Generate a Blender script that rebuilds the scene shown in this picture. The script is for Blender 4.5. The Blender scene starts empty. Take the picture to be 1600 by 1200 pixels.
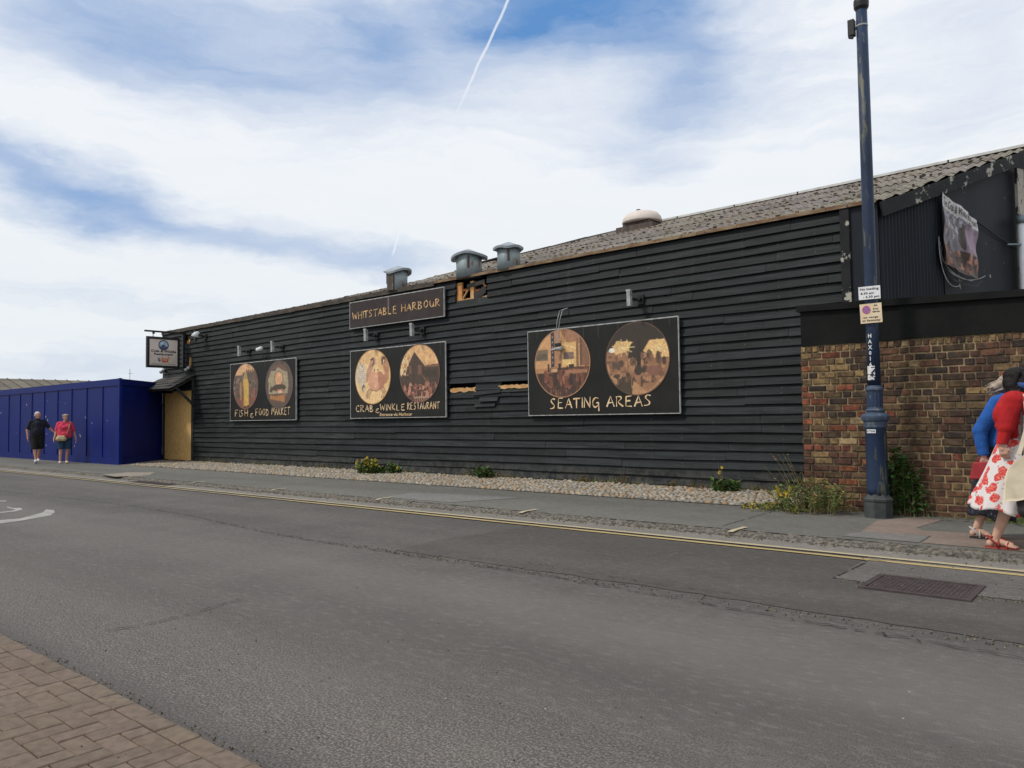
import bpy, bmesh, math, random
import numpy as np
from mathutils import Vector, Matrix
random.seed(7); rng = np.random.RandomState(7)
S = bpy.context.scene; COL = S.collection; R = math.radians
# ------------------------------------------------------------------ camera
F = 1202.0; CX, CY = 800.0, 600.0; H = 1.34
YAW, PITCH, ROLL = R(40.2), R(2.55), R(0.75)
_f = np.array([-math.sin(YAW)*math.cos(PITCH), math.cos(YAW)*math.cos(PITCH), math.sin(PITCH)])
_r0 = np.array([math.cos(YAW), math.sin(YAW), 0.0]); _u0 = np.cross(_r0, _f)
_r = _r0*math.cos(ROLL)-_u0*math.sin(ROLL); _u = _u0*math.cos(ROLL)+_r0*math.sin(ROLL)
cam = bpy.data.objects.new('camera', bpy.data.cameras.new('camera')); COL.objects.link(cam)
cam.matrix_world = Matrix(((_r[0], _u[0], -_f[0], 0), (_r[1], _u[1], -_f[1], 0), (_r[2], _u[2], -_f[2], H), (0, 0, 0, 1)))
cam.data.sensor_width = 36; cam.data.lens = F/1600*36; cam.data.clip_start = .05; cam.data.clip_end = 3000
S.camera = cam
S.view_settings.view_transform = 'Standard'; S.view_settings.look = 'None'; S.view_settings.gamma = 1
S.view_settings.exposure = 0.0
SUN_AZ, SUN_EL = 215.0, 50.0       # compass style: from +Y clockwise
SUN_E = 2.1; SKY_S = 0.10
O = np.array([0, 0, H])
def ray(x, y): return _f+_r*((x-CX)/F)-_u*((y-CY)/F)
def atY(x, y, Y): d = ray(x, y); return O+d*(Y/d[1])
def atX(x, y, X): d = ray(x, y); return O+d*(X/d[0])
def atZ(x, y, Z): d = ray(x, y); return O+d*((Z-H)/d[2])
def atP(x, y, P, n): d = ray(x, y); return O+d*(np.dot(np.array(P)-O, n)/np.dot(d, n))
# ------------------------------------------------------------------ node helpers
class NT:
    def __init__(s, nt): s.t = nt; s.n = nt.nodes; s.l = nt.links
    def node(s, typ, **kw):
        n = s.n.new(typ)
        for k, v in kw.items(): setattr(n, k, v)
        return n
    def put(s, sock, v):
        if v is None: return
        if isinstance(v, bpy.types.NodeSocket): s.l.new(v, sock)
        else:
            if sock.type == 'RGBA' and not hasattr(v, '__len__'): v = (v, v, v, 1)
            elif sock.type == 'RGBA' and len(v) == 3: v = (*v, 1)
            sock.default_value = v
    def m(s, op, a, b=None, c=None, clamp=False):
        n = s.node('ShaderNodeMath', operation=op); n.use_clamp = clamp
        s.put(n.inputs[0], a); s.put(n.inputs[1], b) if b is not None else 0
        if c is not None: s.put(n.inputs[2], c)
        return n.outputs[0]
    def vm(s, op, a, b=None, out=0, scale=None):
        n = s.node('ShaderNodeVectorMath', operation=op); s.put(n.inputs[0], a)
        if b is not None: s.put(n.inputs[1], b)
        if scale is not None: s.put(n.inputs[3], scale)
        return n.outputs[out]
    def mix(s, f, a, b, mode='MIX'):
        n = s.node('ShaderNodeMix', data_type='RGBA', blend_type=mode); s.put(n.inputs[0], f); s.put(n.inputs[6], a); s.put(n.inputs[7], b)
        return n.outputs[2]
    def noise(s, vec, scale, detail=3, rough=.55, out=0, dist=0):
        n = s.node('ShaderNodeTexNoise'); s.put(n.inputs['Vector'], vec); s.put(n.inputs['Scale'], scale)
        n.inputs['Detail'].default_value = detail; n.inputs['Roughness'].default_value = rough; n.inputs['Distortion'].default_value = dist
        return n.outputs[out]
    def vor(s, vec, scale, out=0, feature='F1'):
        n = s.node('ShaderNodeTexVoronoi', feature=feature); s.put(n.inputs['Vector'], vec); s.put(n.inputs['Scale'], scale)
        return n.outputs[out]
    def ramp(s, f, a, b):      # smoothstep a..b
        n = s.node('ShaderNodeMapRange', interpolation_type='SMOOTHSTEP'); s.put(n.inputs[0], f)
        n.inputs[1].default_value = a; n.inputs[2].default_value = b
        return n.outputs[0]
    def scale(s, vec, sc, rot=(0, 0, 0)):
        n = s.node('ShaderNodeMapping'); s.put(n.inputs[0], vec); n.inputs[3].default_value = sc; n.inputs[2].default_value = rot
        return n.outputs[0]
    def xyz(s, vec):
        n = s.node('ShaderNodeSeparateXYZ'); s.put(n.inputs[0], vec); return n.outputs
    def comb(s, x, y, z):
        n = s.node('ShaderNodeCombineXYZ'); s.put(n.inputs[0], x); s.put(n.inputs[1], y); s.put(n.inputs[2], z); return n.outputs[0]
# ------------------------------------------------------------------ world
W = bpy.data.worlds.new('World'); S.world = W; W.use_nodes = True
n = NT(W.node_tree); bg = n.n['Background']
sky = n.node('ShaderNodeTexSky', sky_type='NISHITA'); sky.sun_disc = False
sky.sun_elevation = R(SUN_EL); sky.sun_rotation = R(SUN_AZ); sky.dust_density = 1.0; sky.air_density = 1.0
tc = n.node('ShaderNodeTexCoord'); d = n.vm('NORMALIZE', tc.outputs['Generated'])
dx, dy, dz = n.xyz(d)
az = n.m('MULTIPLY', n.m('ARCTAN2', dx, dy), 57.2958); el = n.m('MULTIPLY', n.m('ARCSINE', dz), 57.2958)
wv = n.noise(n.comb(az, n.m('MULTIPLY', el, 2.2), 0.0), .07, 5, .6, out=1); wx, wy, wz = n.xyz(wv)
azw = n.m('ADD', az, n.m('MULTIPLY', n.m('SUBTRACT', wx, .5), 16.0)); elw = n.m('ADD', el, n.m('MULTIPLY', n.m('SUBTRACT', wy, .5), 7.0))
dens = 1.10
blobs = [(-60, 25.2, 14, 3.4, -8, .70), (-41, 28.5, 7, 3.2, -10, .92), (-29.5, 28, 8.5, 3.4, -20, .90), (-71, 15.6, 8, 1.7, -17, .85), (-56, 12.4, 8, 1.1, -6, .52),
         (-48.5, 12.6, 4, 1.2, 0, .25), (-27, 22.0, 5, 2.0, 12, .38), (-30.5, 18.6, 4.5, 1.4, -15, .30), (-8, 22.5, 6, 4.5, 30, .30), (-68, 8.2, 12, 1.2, -3, .25), (-70, 4.0, 10, 1.3, 0, .22), (-52, 27.5, 6, 2.0, -30, .4), (-71, 26, 6, 3.0, 0, .3)]
for (ba, be, sa, se, rot, amp) in blobs:
    c, s_ = math.cos(R(rot)), math.sin(R(rot))
    A = n.m('SUBTRACT', azw, float(ba)); E_ = n.m('SUBTRACT', elw, float(be))
    p = n.m('ADD', n.m('MULTIPLY', A, c/sa), n.m('MULTIPLY', E_, s_/sa)); q = n.m('SUBTRACT', n.m('MULTIPLY', E_, c/se), n.m('MULTIPLY', A, s_/se))
    g = n.m('EXPONENT', n.m('MULTIPLY', n.m('ADD', n.m('MULTIPLY', p, p), n.m('MULTIPLY', q, q)), -0.7))
    dens = n.m('SUBTRACT', dens, n.m('MULTIPLY', g, amp))
streak = n.noise(n.scale(n.comb(azw, elw, 0.0), (.040, .26, 1), (0, 0, R(9))), 1.0, 5, .52)
fine = n.noise(n.scale(n.comb(az, elw, 0.0), (.13, .9, 1), (0, 0, R(16))), 1.0, 8, .66)
high = n.ramp(el, 32, 60)
dens = n.m('ADD', dens, n.m('MULTIPLY', n.m('SUBTRACT', streak, .5), .62)); dens = n.m('ADD', dens, n.m('MULTIPLY', n.m('SUBTRACT', fine, .5), .34))
dens = n.m('SUBTRACT', dens, n.m('MULTIPLY', high, .35))
dens = n.m('MULTIPLY', n.m('MAXIMUM', n.m('MINIMUM', dens, 1.0), 0.0), .97)
def arc(p0, p1, width, fade):
    a = Vector(ray(*p0)).normalized(); b = Vector(ray(*p1)).normalized(); nn = a.cross(b).normalized(); mid = (a+b).normalized(); tg = (b-a).normalized(); hl = (b-a).length/2
    wob = n.m('MULTIPLY', n.m('SUBTRACT', n.noise(d, 30, 3), .5), .004)
    dist = n.m('ABSOLUTE', n.m('ADD', n.vm('DOT_PRODUCT', d, tuple(nn), out=1), wob))
    t = n.m('SUBTRACT', n.vm('DOT_PRODUCT', d, tuple(tg), out=1), float(mid.dot(tg)))
    core = n.m('SUBTRACT', 1.0, n.ramp(dist, width*.25, width))
    e1 = n.m('SUBTRACT', 1.0, n.ramp(t, hl*(1-fade), hl)); e0 = n.ramp(t, -hl-.03, -hl)
    fr = n.vm('DOT_PRODUCT', d, tuple(mid), out=1)
    return n.m('MULTIPLY', n.m('MULTIPLY', n.m('MULTIPLY', core, e1), e0), n.ramp(fr, 0, .5))
cs = n.comb(0, 0, 0)
trail = n.m('MAXIMUM', n.m('MULTIPLY', arc((812, -40), (695, 216), .0022, .9), .72), n.m('MULTIPLY', arc((626, 355), (612, 404), .0019, .5), .7))
white = n.mix(n.ramp(el, 0, 24), (8.3, 8.75, 9.1), (9.0, 9.3, 9.7))
white = n.mix(n.m('MULTIPLY', n.ramp(fine, .35, .7), .25), white, (9.6, 9.7, 9.8))
blue = n.mix(.80, sky.outputs[0], (1.25, 3.15, 6.7))
col = n.mix(dens, blue, white); col = n.mix(trail, col, (8.6, 9.0, 9.6))
gnd = n.ramp(dz, -.06, 0.0); col = n.mix(gnd, (1.2, 1.15, 1.1), col)
n.put(bg.inputs[0], col); bg.inputs[1].default_value = SKY_S
sd = bpy.data.lights.new('sun', 'SUN'); sd.energy = SUN_E; sd.angle = R(7); sd.color = (1, .94, .84)
so = bpy.data.objects.new('sun', sd); COL.objects.link(so)
_sv = Vector((math.sin(R(SUN_AZ))*math.cos(R(SUN_EL)), math.cos(R(SUN_AZ))*math.cos(R(SUN_EL)), math.sin(R(SUN_EL))))
so.rotation_euler = _sv.to_track_quat('Z', 'Y').to_euler(); so.location = (0, -5, 20)
# ------------------------------------------------------------------ materials
MATS = {}
def base_mat(name):
    m = bpy.data.materials.new(name); m.use_nodes = True; t = NT(m.node_tree); b = t.n['Principled BSDF']
    tcn = t.node('ShaderNodeTexCoord'); return m, t, b, tcn.outputs['Object']
def M(name, c1, c2=None, sc=4, stretch=(1, 1, 1), rough=.75, bump=0, bsc=60, attr=False, spots=(), metal=0, spec=.4, detail=5, lo=.35, hi=.65, bst=None):
    m, t, b, oc = base_mat(name)
    v = t.scale(oc, stretch)
    col = c1
    if c2 is not None: col = t.mix(t.ramp(t.noise(v, sc, detail, .6), lo, hi), c1, c2)
    if attr:
        a = t.node('ShaderNodeAttribute', attribute_name='Col'); col = t.mix(1.0, col, a.outputs['Color'], 'MULTIPLY')
    for (sc_, thr, c3, st) in spots:
        f_ = t.ramp(t.noise(t.scale(oc, st), sc_, 6, .65), thr, thr+.04); col = t.mix(f_, col, c3)
    t.put(b.inputs['Base Color'], col); b.inputs['Roughness'].default_value = rough; b.inputs['Metallic'].default_value = metal
    b.inputs['Specular IOR Level'].default_value = spec
    if bump:
        bn = t.node('ShaderNodeBump'); bn.inputs['Strength'].default_value = 1; bn.inputs['Distance'].default_value = bump
        t.put(bn.inputs['Height'], t.noise(t.scale(oc, bst or stretch), bsc, 5, .6)); t.put(b.inputs['Normal'], bn.outputs[0])
    MATS[name] = m; return m
def road_mat(name, cd, cl, near=True, agg=.35):
    m, t, b, oc = base_mat(name); x, y, z = t.xyz(oc)
    wide = t.noise(t.scale(oc, (.07, .8, 1)), 1.0, 4, .55); mott = t.noise(oc, 1.3, 6, .62)
    f = t.m('ADD', t.m('MULTIPLY', wide, .65), t.m('MULTIPLY', mott, .35))
    col = t.mix(t.ramp(f, .38, .62), cd, cl)
    fine = t.noise(oc, 170, 3, .7); col = t.mix(t.m('MULTIPLY', t.m('SUBTRACT', 1.0, t.ramp(fine, .42, .54)), .75), col, tuple(c*.45 for c in cd))
    mid = t.noise(t.scale(oc, (.45, 1, 1)), 22, 4, .75); col = t.mix(t.m('MULTIPLY', t.ramp(mid, .50, .66), .28), col, tuple(c*.55 for c in cd)); col = t.mix(t.m('MULTIPLY', t.m('SUBTRACT', 1.0, t.ramp(mid, .36, .47)), .28), col, tuple(min(1, c*1.55) for c in cl))
    fine2 = t.noise(oc, 95, 4, .75); col = t.mix(t.m('MULTIPLY', t.ramp(fine2, .55, .72), agg), col, (.30, .28, .25))
    if near:
        yn = t.m('ADD', y, t.m('MULTIPLY', t.m('SUBTRACT', mott, .5), 1.8))
        xn = t.m('ADD', yn, t.m('MULTIPLY', x, -.02))
        w = t.m('SUBTRACT', 1.0, t.ramp(xn, 2.2, 3.6)); rg = t.noise(oc, 80, 3, .7)
        col = t.mix(t.m('MULTIPLY', w, t.m('MULTIPLY', t.ramp(rg, .48, .62), .48)), col, (.36, .30, .265))
        col = t.mix(t.m('MULTIPLY', w, t.m('MULTIPLY', t.m('SUBTRACT', 1.0, t.ramp(rg, .38, .49)), .50)), col, (.045, .037, .035))
        g = t.m('SUBTRACT', 1.0, t.ramp(y, 1.66, 1.95)); col = t.mix(t.m('MULTIPLY', g, .6), col, (.062, .056, .054))
        w2 = t.m('MULTIPLY', t.ramp(y, 3.3, 4.0), t.m('SUBTRACT', 1.0, t.ramp(y, 4.2, 5.0))); col = t.mix(t.m('MULTIPLY', w2, .28), col, (.20, .185, .165))
        st = t.ramp(t.noise(t.scale(oc, (.9, 2.6, 1)), 1.0, 6, .7), .60, .70); col = t.mix(t.m('MULTIPLY', st, .35), col, (.075, .073, .073))
    fl = t.vor(oc, 5.5, 0); col = t.mix(t.m('SUBTRACT', 1.0, t.ramp(fl, .018, .03)), col, (.5, .48, .44))
    t.put(b.inputs['Base Color'], col); b.inputs['Roughness'].default_value = .85; b.inputs['Specular IOR Level'].default_value = .35
    bn = t.node('ShaderNodeBump'); bn.inputs['Distance'].default_value = .0022; t.put(bn.inputs['Height'], t.m('ADD', fine2, fine)); t.put(b.inputs['Normal'], bn.outputs[0])
    MATS[name] = m; return m
road_mat('asphalt', (.092, .084, .077), (.142, .130, .117))
road_mat('asphalt_patch', (.080, .070, .062), (.118, .103, .091), near=False, agg=.2)
road_mat('trench_fill', (.115, .105, .098), (.17, .155, .14), near=False, agg=.75)
road_mat('footway', (.128, .125, .110), (.178, .174, .152), near=False, agg=.25)
road_mat('pink_concrete', (.235, .175, .145), (.30, .235, .195), near=False, agg=.2)
road_mat('grey_slab', (.17, .165, .155), (.23, .22, .205), near=False, agg=.2)
road_mat('tan_concrete', (.29, .25, .20), (.36, .31, .25), near=False, agg=.2)
road_mat('channel', (.19, .175, .155), (.25, .23, .20), near=False, agg=.3)
M('gritty_kerb', (.075, .068, .058), (.215, .190, .155), 26, (1, 1, 1), bump=.02, bsc=55, rough=.95, lo=.38, hi=.66, detail=8)
def line_mat(name, c, wear, cbelow):
    m, t, b, oc = base_mat(name)
    x, y, z = t.xyz(oc)
    far = t.ramp(x, -14, -4)
    nz = t.noise(oc, 28, 6, .75); nz2 = t.noise(t.scale(oc, (.5, 3, 1)), 1.5, 4, .6)
    f = t.ramp(t.m('ADD', t.m('ADD', nz, t.m('MULTIPLY', nz2, .5)), t.m('MULTIPLY', far, .25 if wear else .0)), .62, .86)
    t.put(b.inputs['Base Color'], t.mix(f, cbelow, c)); b.inputs['Roughness'].default_value = .8
    MATS[name] = m
line_mat('yellow_paint', (.42, .32, .14), True, (.21, .18, .14))
line_mat('pale_yellow_paint', (.44, .37, .24), True, (.22, .195, .15))
line_mat('white_paint', (.36, .35, .32), False, (.24, .23, .21))
M('crack', (.03, .028, .026), rough=.95)
M('crack_light', (.26, .24, .21), (.16, .15, .13), 20)
M('paver', (.168, .124, .092), (.126, .094, .071), 22, bump=.002, bsc=150, attr=True, spots=[(95, .68, (.45, .38, .31), (1, 1, 1)), (80, .70, (.06, .045, .035), (1, 1, 1))], rough=.9)
M('paver_joint', (.085, .068, .055), (.12, .10, .08), 30, rough=1)
M('ground', (.13, .12, .10), (.18, .16, .13), 3)
M('cobble', (.37, .325, .26), (.23, .20, .16), 9, attr=True, bump=.004, bsc=40, rough=.8)
M('mortar_bed', (.27, .245, .205), (.19, .17, .145), 9, bump=.01, bsc=25, rough=.95)
M('board', (.0050, .0070, .0082), (.019, .024, .0258), 3.0, (.5, 3, 9), rough=.66, bump=.003, bsc=9, bst=(.35, 3, 9), attr=True, spec=.26, lo=.38, hi=.70, spots=[(5, .70, (.085, .08, .07), (.35, 2, 7)), (22, .76, (.30, .28, .25), (.6, 1, 2))])
def weather(name):
    m = MATS[name]; t = NT(m.node_tree); b = t.n['Principled BSDF']; oc = [q for q in t.n if q.type == 'TEX_COORD'][0].outputs['Object']; col = b.inputs['Base Color'].links[0].from_socket; x, y, z = t.xyz(oc)
    st = t.ramp(t.noise(t.scale(oc, (5, 5, .35)), 1.0, 5, .65), .56, .72); col = t.mix(t.m('MULTIPLY', st, .35), col, (.040, .043, .042))
    fade = t.ramp(t.noise(t.scale(oc, (.35, 1, 1.1)), 1.0, 4, .6), .50, .66); col = t.mix(t.m('MULTIPLY', fade, .35), col, (.028, .034, .037))
    dk = t.ramp(t.noise(t.scale(oc, (.5, 1, .8)), 1.3, 4, .6), .54, .66); col = t.mix(t.m('MULTIPLY', dk, .55), col, (.006, .0075, .008))
    low = t.m('MULTIPLY', t.m('SUBTRACT', 1.0, t.ramp(z, .12, .55)), t.ramp(t.noise(oc, 7, 5, .7), .40, .62)); col = t.mix(t.m('MULTIPLY', low, .55), col, (.085, .078, .066))
    gx_ = t.m('ABSOLUTE', t.m('SUBTRACT', t.m('FRACT', t.m('MULTIPLY', x, 1.62)), .5)); nd = t.noise(oc, 30, 2); nail = t.m('MULTIPLY', t.m('LESS_THAN', gx_, .012), t.m('GREATER_THAN', nd, .60)); col = t.mix(t.m('MULTIPLY', nail, .7), col, (.11, .085, .065))
    grn = t.ramp(t.noise(t.scale(oc, (1, 4, 30)), 3.0, 5, .7), .52, .70); col = t.mix(t.m('MULTIPLY', grn, .30), col, (.050, .056, .058)); t.put(b.inputs['Base Color'], col)
weather('board')
M('board_old', (.016, .016, .0155), (.042, .040, .036), 3.0, (.5, 3, 9), rough=.75, bump=.003, bsc=9, bst=(.35, 3, 9), attr=True, spots=[(5, .66, (.16, .14, .12), (.35, 2, 7))])
M('felt', (.006, .006, .007), rough=.95)
M('raw_wood', (.46, .24, .09), (.60, .38, .19), 5, (1, 1, 1), rough=.8, bump=.003, bsc=30, attr=True, spots=[(9, .63, (.20, .10, .05), (1, 1, 4))])
M('rust_trim', (.14, .075, .04), (.26, .19, .11), 4, (1, 4, 4), spots=[(7, .62, (.04, .04, .04), (1, 1, 1))])
M('old_trim', (.035, .033, .03), (.09, .065, .045), 4, (1, 4, 4), spots=[(6, .64, (.17, .13, .09), (.6, 1, 1))])
M('black_steel', (.010, .012, .017), (.016, .019, .025), 2, (1, 1, .3), rough=.6, spec=.2, spots=[(5.5, .655, (.36, .34, .29), (1, 1, .5))])
M('black_steel_clean', (.009, .012, .018), (.015, .019, .026), 2, (1, 1, .3), rough=.6, spec=.2)
M('peeling', (.012, .013, .015), (.02, .02, .022), 3, rough=.7, spec=.2, spots=[(3.2, .575, (.40, .375, .32), (1, 1, 1))])
M('peeling_pale', (.43, .40, .34), (.33, .30, .25), 5, rough=.8, spots=[(4, .56, (.025, .025, .026), (1.5, 1.5, .6))])
M('roof_sheet', (.245, .222, .19), (.125, .112, .098), 9, attr=True, rough=.95, bump=.01, bsc=18, spots=[(13, .62, (.055, .048, .04), (1, 1, 1)), (7, .66, (.40, .27, .16), (1, 1, 1)), (10, .66, (.40, .385, .35), (1, 1, 1))])
M('ridge_metal', (.62, .62, .60), (.45, .44, .42), 3, rough=.6)
M('ridge_dark', (.03, .03, .03), (.08, .07, .06), 5)
M('galv', (.20, .25, .27), (.29, .34, .355), 3, rough=.55, metal=.25, spots=[(3, .64, (.20, .10, .05), (2, 2, .5))], bump=.003, bsc=5)
M('galv_cap', (.27, .31, .34), (.40, .43, .46), 3, rough=.5, metal=.3, spots=[(4, .68, (.14, .09, .06), (1, 1, 1))])
M('rusty', (.10, .07, .055), (.055, .045, .04), 6, (2, 2, .4), spots=[(5, .63, (.20, .17, .15), (2, 2, .5))])
M('dome', (.66, .58, .52), (.55, .48, .43), 2, rough=.6)
M('sign_dark', (.010, .010, .0095), (.016, .0155, .0145), 2, spec=.25, rough=.55, attr=True)
M('sign_brown', (.034, .025, .024), (.044, .032, .030), 3, spec=.25, rough=.55, attr=True)
M('trim_alu', (.42, .42, .41), (.25, .25, .25), 9, rough=.5)
M('gold', (.62, .36, .14), (.74, .50, .26), 5, rough=.6)
M('gold_pale', (.78, .62, .40), (.66, .42, .20), 7, rough=.6)
M('print', (1, 1, 1), (.86, .84, .82), 18, attr=True, rough=.45)
M('print_flat', (1, 1, 1), attr=True, rough=.5)
M('blue_board', (.0015, .0118, .135), (.0012, .0092, .105), 1.2, (1, 1, .4), rough=.5, spec=.14, spots=[(5, .77, (.10, .13, .24), (1, 1, .6))])
M('blue_trim', (.0016, .012, .14), (.0013, .0095, .11), 3, rough=.5, spec=.14)
M('grey_roof', (.115, .10, .078), (.165, .145, .115), 2, (1, .2, 1), rough=.9, attr=True)
M('post_blue', (.020, .038, .082), (.014, .026, .055), 3, (1, 1, .35), rough=.5, spec=.3, spots=[(4.5, .57, (.105, .105, .078), (1.6, 1.6, .22)), (3, .60, (.045, .060, .085), (2, 2, .4)), (26, .68, (.22, .23, .24), (1, 1, .4))], bump=.0015, bsc=40)
M('post_base', (.055, .062, .062), (.035, .04, .042), 6, rough=.75, bump=.003, bsc=30, spots=[(8, .66, (.14, .13, .11), (1, 1, 1))])
M('post_rim', (.045, .07, .115), (.20, .21, .20), 9, rough=.6, lo=.5, hi=.75)
M('black_plastic', (.012, .012, .013), rough=.5)
M('plate_white', (.76, .77, .78), (.68, .69, .70), 8, rough=.45)
M('plate_cream', (.66, .52, .34), (.74, .62, .44), 6, rough=.5)
M('ink', (.02, .02, .022), rough=.6)
M('white_vinyl', (.75, .75, .75), (.6, .6, .6), 30, rough=.5)
M('sign_red', (.55, .10, .14), rough=.5); M('sign_blue', (.12, .16, .50), rough=.5)
M('cap_black', (.0075, .0085, .008), (.0125, .0135, .0125), 2.5, spec=.15, rough=.9, bump=.003, bsc=40, spots=[(6, .76, (.07, .07, .065), (1, 1, 1))])
M('brick', (1.15, 1.12, 1.05), (.50, .50, .50), 11, attr=True, rough=.92, bump=.006, bsc=35, spots=[(14, .62, (.035, .028, .022), (1, 1, 1)), (26, .66, (.26, .19, .12), (1, 1, 1)), (1.6, .62, (.045, .035, .027), (1, 1, 1))])
M('mortar', (.36, .265, .15), (.24, .175, .10), 12, rough=.95, bump=.008, bsc=40, spots=[(1.1, .52, (.13, .098, .065), (1, 1, 1))])
M('iron', (.042, .030, .030), (.065, .048, .045), 12, rough=.6, bump=.002, bsc=60)
M('skin', (.52, .30, .22), (.60, .36, .27), 8, rough=.55); M('skin_tan', (.50, .255, .165), (.42, .20, .13), 8, rough=.55)
M('hair_white', (.62, .60, .58), (.42, .40, .39), 60, (1, 1, .3), rough=.7, bump=.004, bsc=90)
M('hair_grey', (.36, .32, .26), (.25, .22, .18), 60, (1, 1, .3), rough=.7, bump=.004, bsc=90)
M('hair_blond', (.46, .38, .30), (.24, .18, .13), 40, (.4, 1, 2), rough=.6, bump=.006, bsc=70)
M('hair_black', (.006, .0045, .0045), (.012, .009, .008), 60, spec=.2, rough=.6, bump=.004, bsc=80)
M('navy_cloth', (.008, .010, .018), (.013, .015, .024), 12, rough=.95, bump=.006, bsc=14)
M('black_cloth', (.009, .010, .010), (.014, .014, .013), 12, rough=.95, bump=.006, bsc=14)
M('pink_cloth', (.66, .055, .105), (.56, .04, .08), 10, rough=.9, bump=.008, bsc=14)
M('denim', (.018, .045, .085), (.03, .065, .11), 15, rough=.95, bump=.006, bsc=20)
M('red_knit', (.44, .014, .016), (.32, .009, .012), 9, rough=.95, bump=.009, bsc=16)
M('blue_knit', (.020, .11, .40), (.014, .08, .30), 9, rough=.95, bump=.009, bsc=14)
M('tan_leather', (.50, .38, .20), (.40, .29, .14), 8, rough=.6); M('red_leather', (.36, .022, .030), (.28, .015, .022), 8, rough=.5)
M('cream_canvas', (.60, .52, .39), (.50, .43, .32), 5, rough=.9, bump=.006, bsc=9)
M('shoe_white', (.72, .74, .78), (.6, .62, .66), 12, rough=.6); M('shoe_beige', (.58, .47, .37), rough=.7)
M('sandal_red', (.30, .035, .025), rough=.6); M('sandal_black', (.02, .018, .018), rough=.6); M('sandal_silver', (.48, .45, .42), rough=.5)
M('eye_white', (.7, .68, .66), rough=.3); M('eye_dark', (.02, .015, .012), rough=.3)
M('mask_blue', (.035, .085, .25), (.025, .06, .19), 20, rough=.85)
M('leaf', (.050, .085, .022), (.085, .115, .035), 9, rough=.6, attr=True); M('stem', (.12, .11, .05), (.16, .12, .06), 9, rough=.8)
M('petal', (.72, .50, .02), (.62, .38, .02), 9, rough=.6); M('dry_grass', (.22, .19, .085), (.12, .13, .05), 7, rough=.8, attr=True)
def osb():
    m, t, b, oc = base_mat('osb'); v = t.scale(oc, (17, 17, 6)); c = t.vor(v, 1.6, 1); c2 = t.vor(t.vm('ADD', v, (3.3, 1.7, 5.1)), 2.4, 1)
    x, y, z = t.xyz(c); x2, _, _ = t.xyz(c2); f = t.m('ADD', t.m('MULTIPLY', x, .6), t.m('MULTIPLY', x2, .4))
    col = t.mix(f, (.70, .37, .10), (.90, .62, .26)); t.put(b.inputs['Base Color'], col); b.inputs['Roughness'].default_value = .6; MATS['osb'] = m
osb()
def floral(name, base, petal, petal2, sc, thr, leafc):
    m, t, b, oc = base_mat(name); w = t.vm('ADD', oc, t.vm('SCALE', t.noise(oc, 16, 3, .6, out=1), scale=.07))
    ds = t.vor(w, sc, 0); f = t.m('SUBTRACT', 1.0, t.ramp(ds, thr, thr+.05)); inner = t.ramp(t.noise(oc, 60, 4, .7), .45, .6)
    d2 = t.vor(t.vm('ADD', w, (.37, .21, .53)), sc*1.9, 0); lf = t.m('SUBTRACT', 1.0, t.ramp(d2, .16, .20))
    col = t.mix(lf, base, leafc); col = t.mix(f, col, t.mix(inner, petal, petal2))
    t.put(b.inputs['Base Color'], col); b.inputs['Roughness'].default_value = .9; MATS[name] = m
floral('floral_skirt', (.66, .61, .60), (.55, .025, .025), (.74, .22, .18), 10.5, .43, (.32, .30, .20))
floral('floral_lining', (.42, .36, .36), (.40, .06, .06), (.62, .50, .48), 24, .40, (.20, .18, .17))
floral('dotted_navy', (.010, .012, .022), (.35, .35, .38), (.5, .5, .5), 42, .13, (.010, .012, .022))
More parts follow.
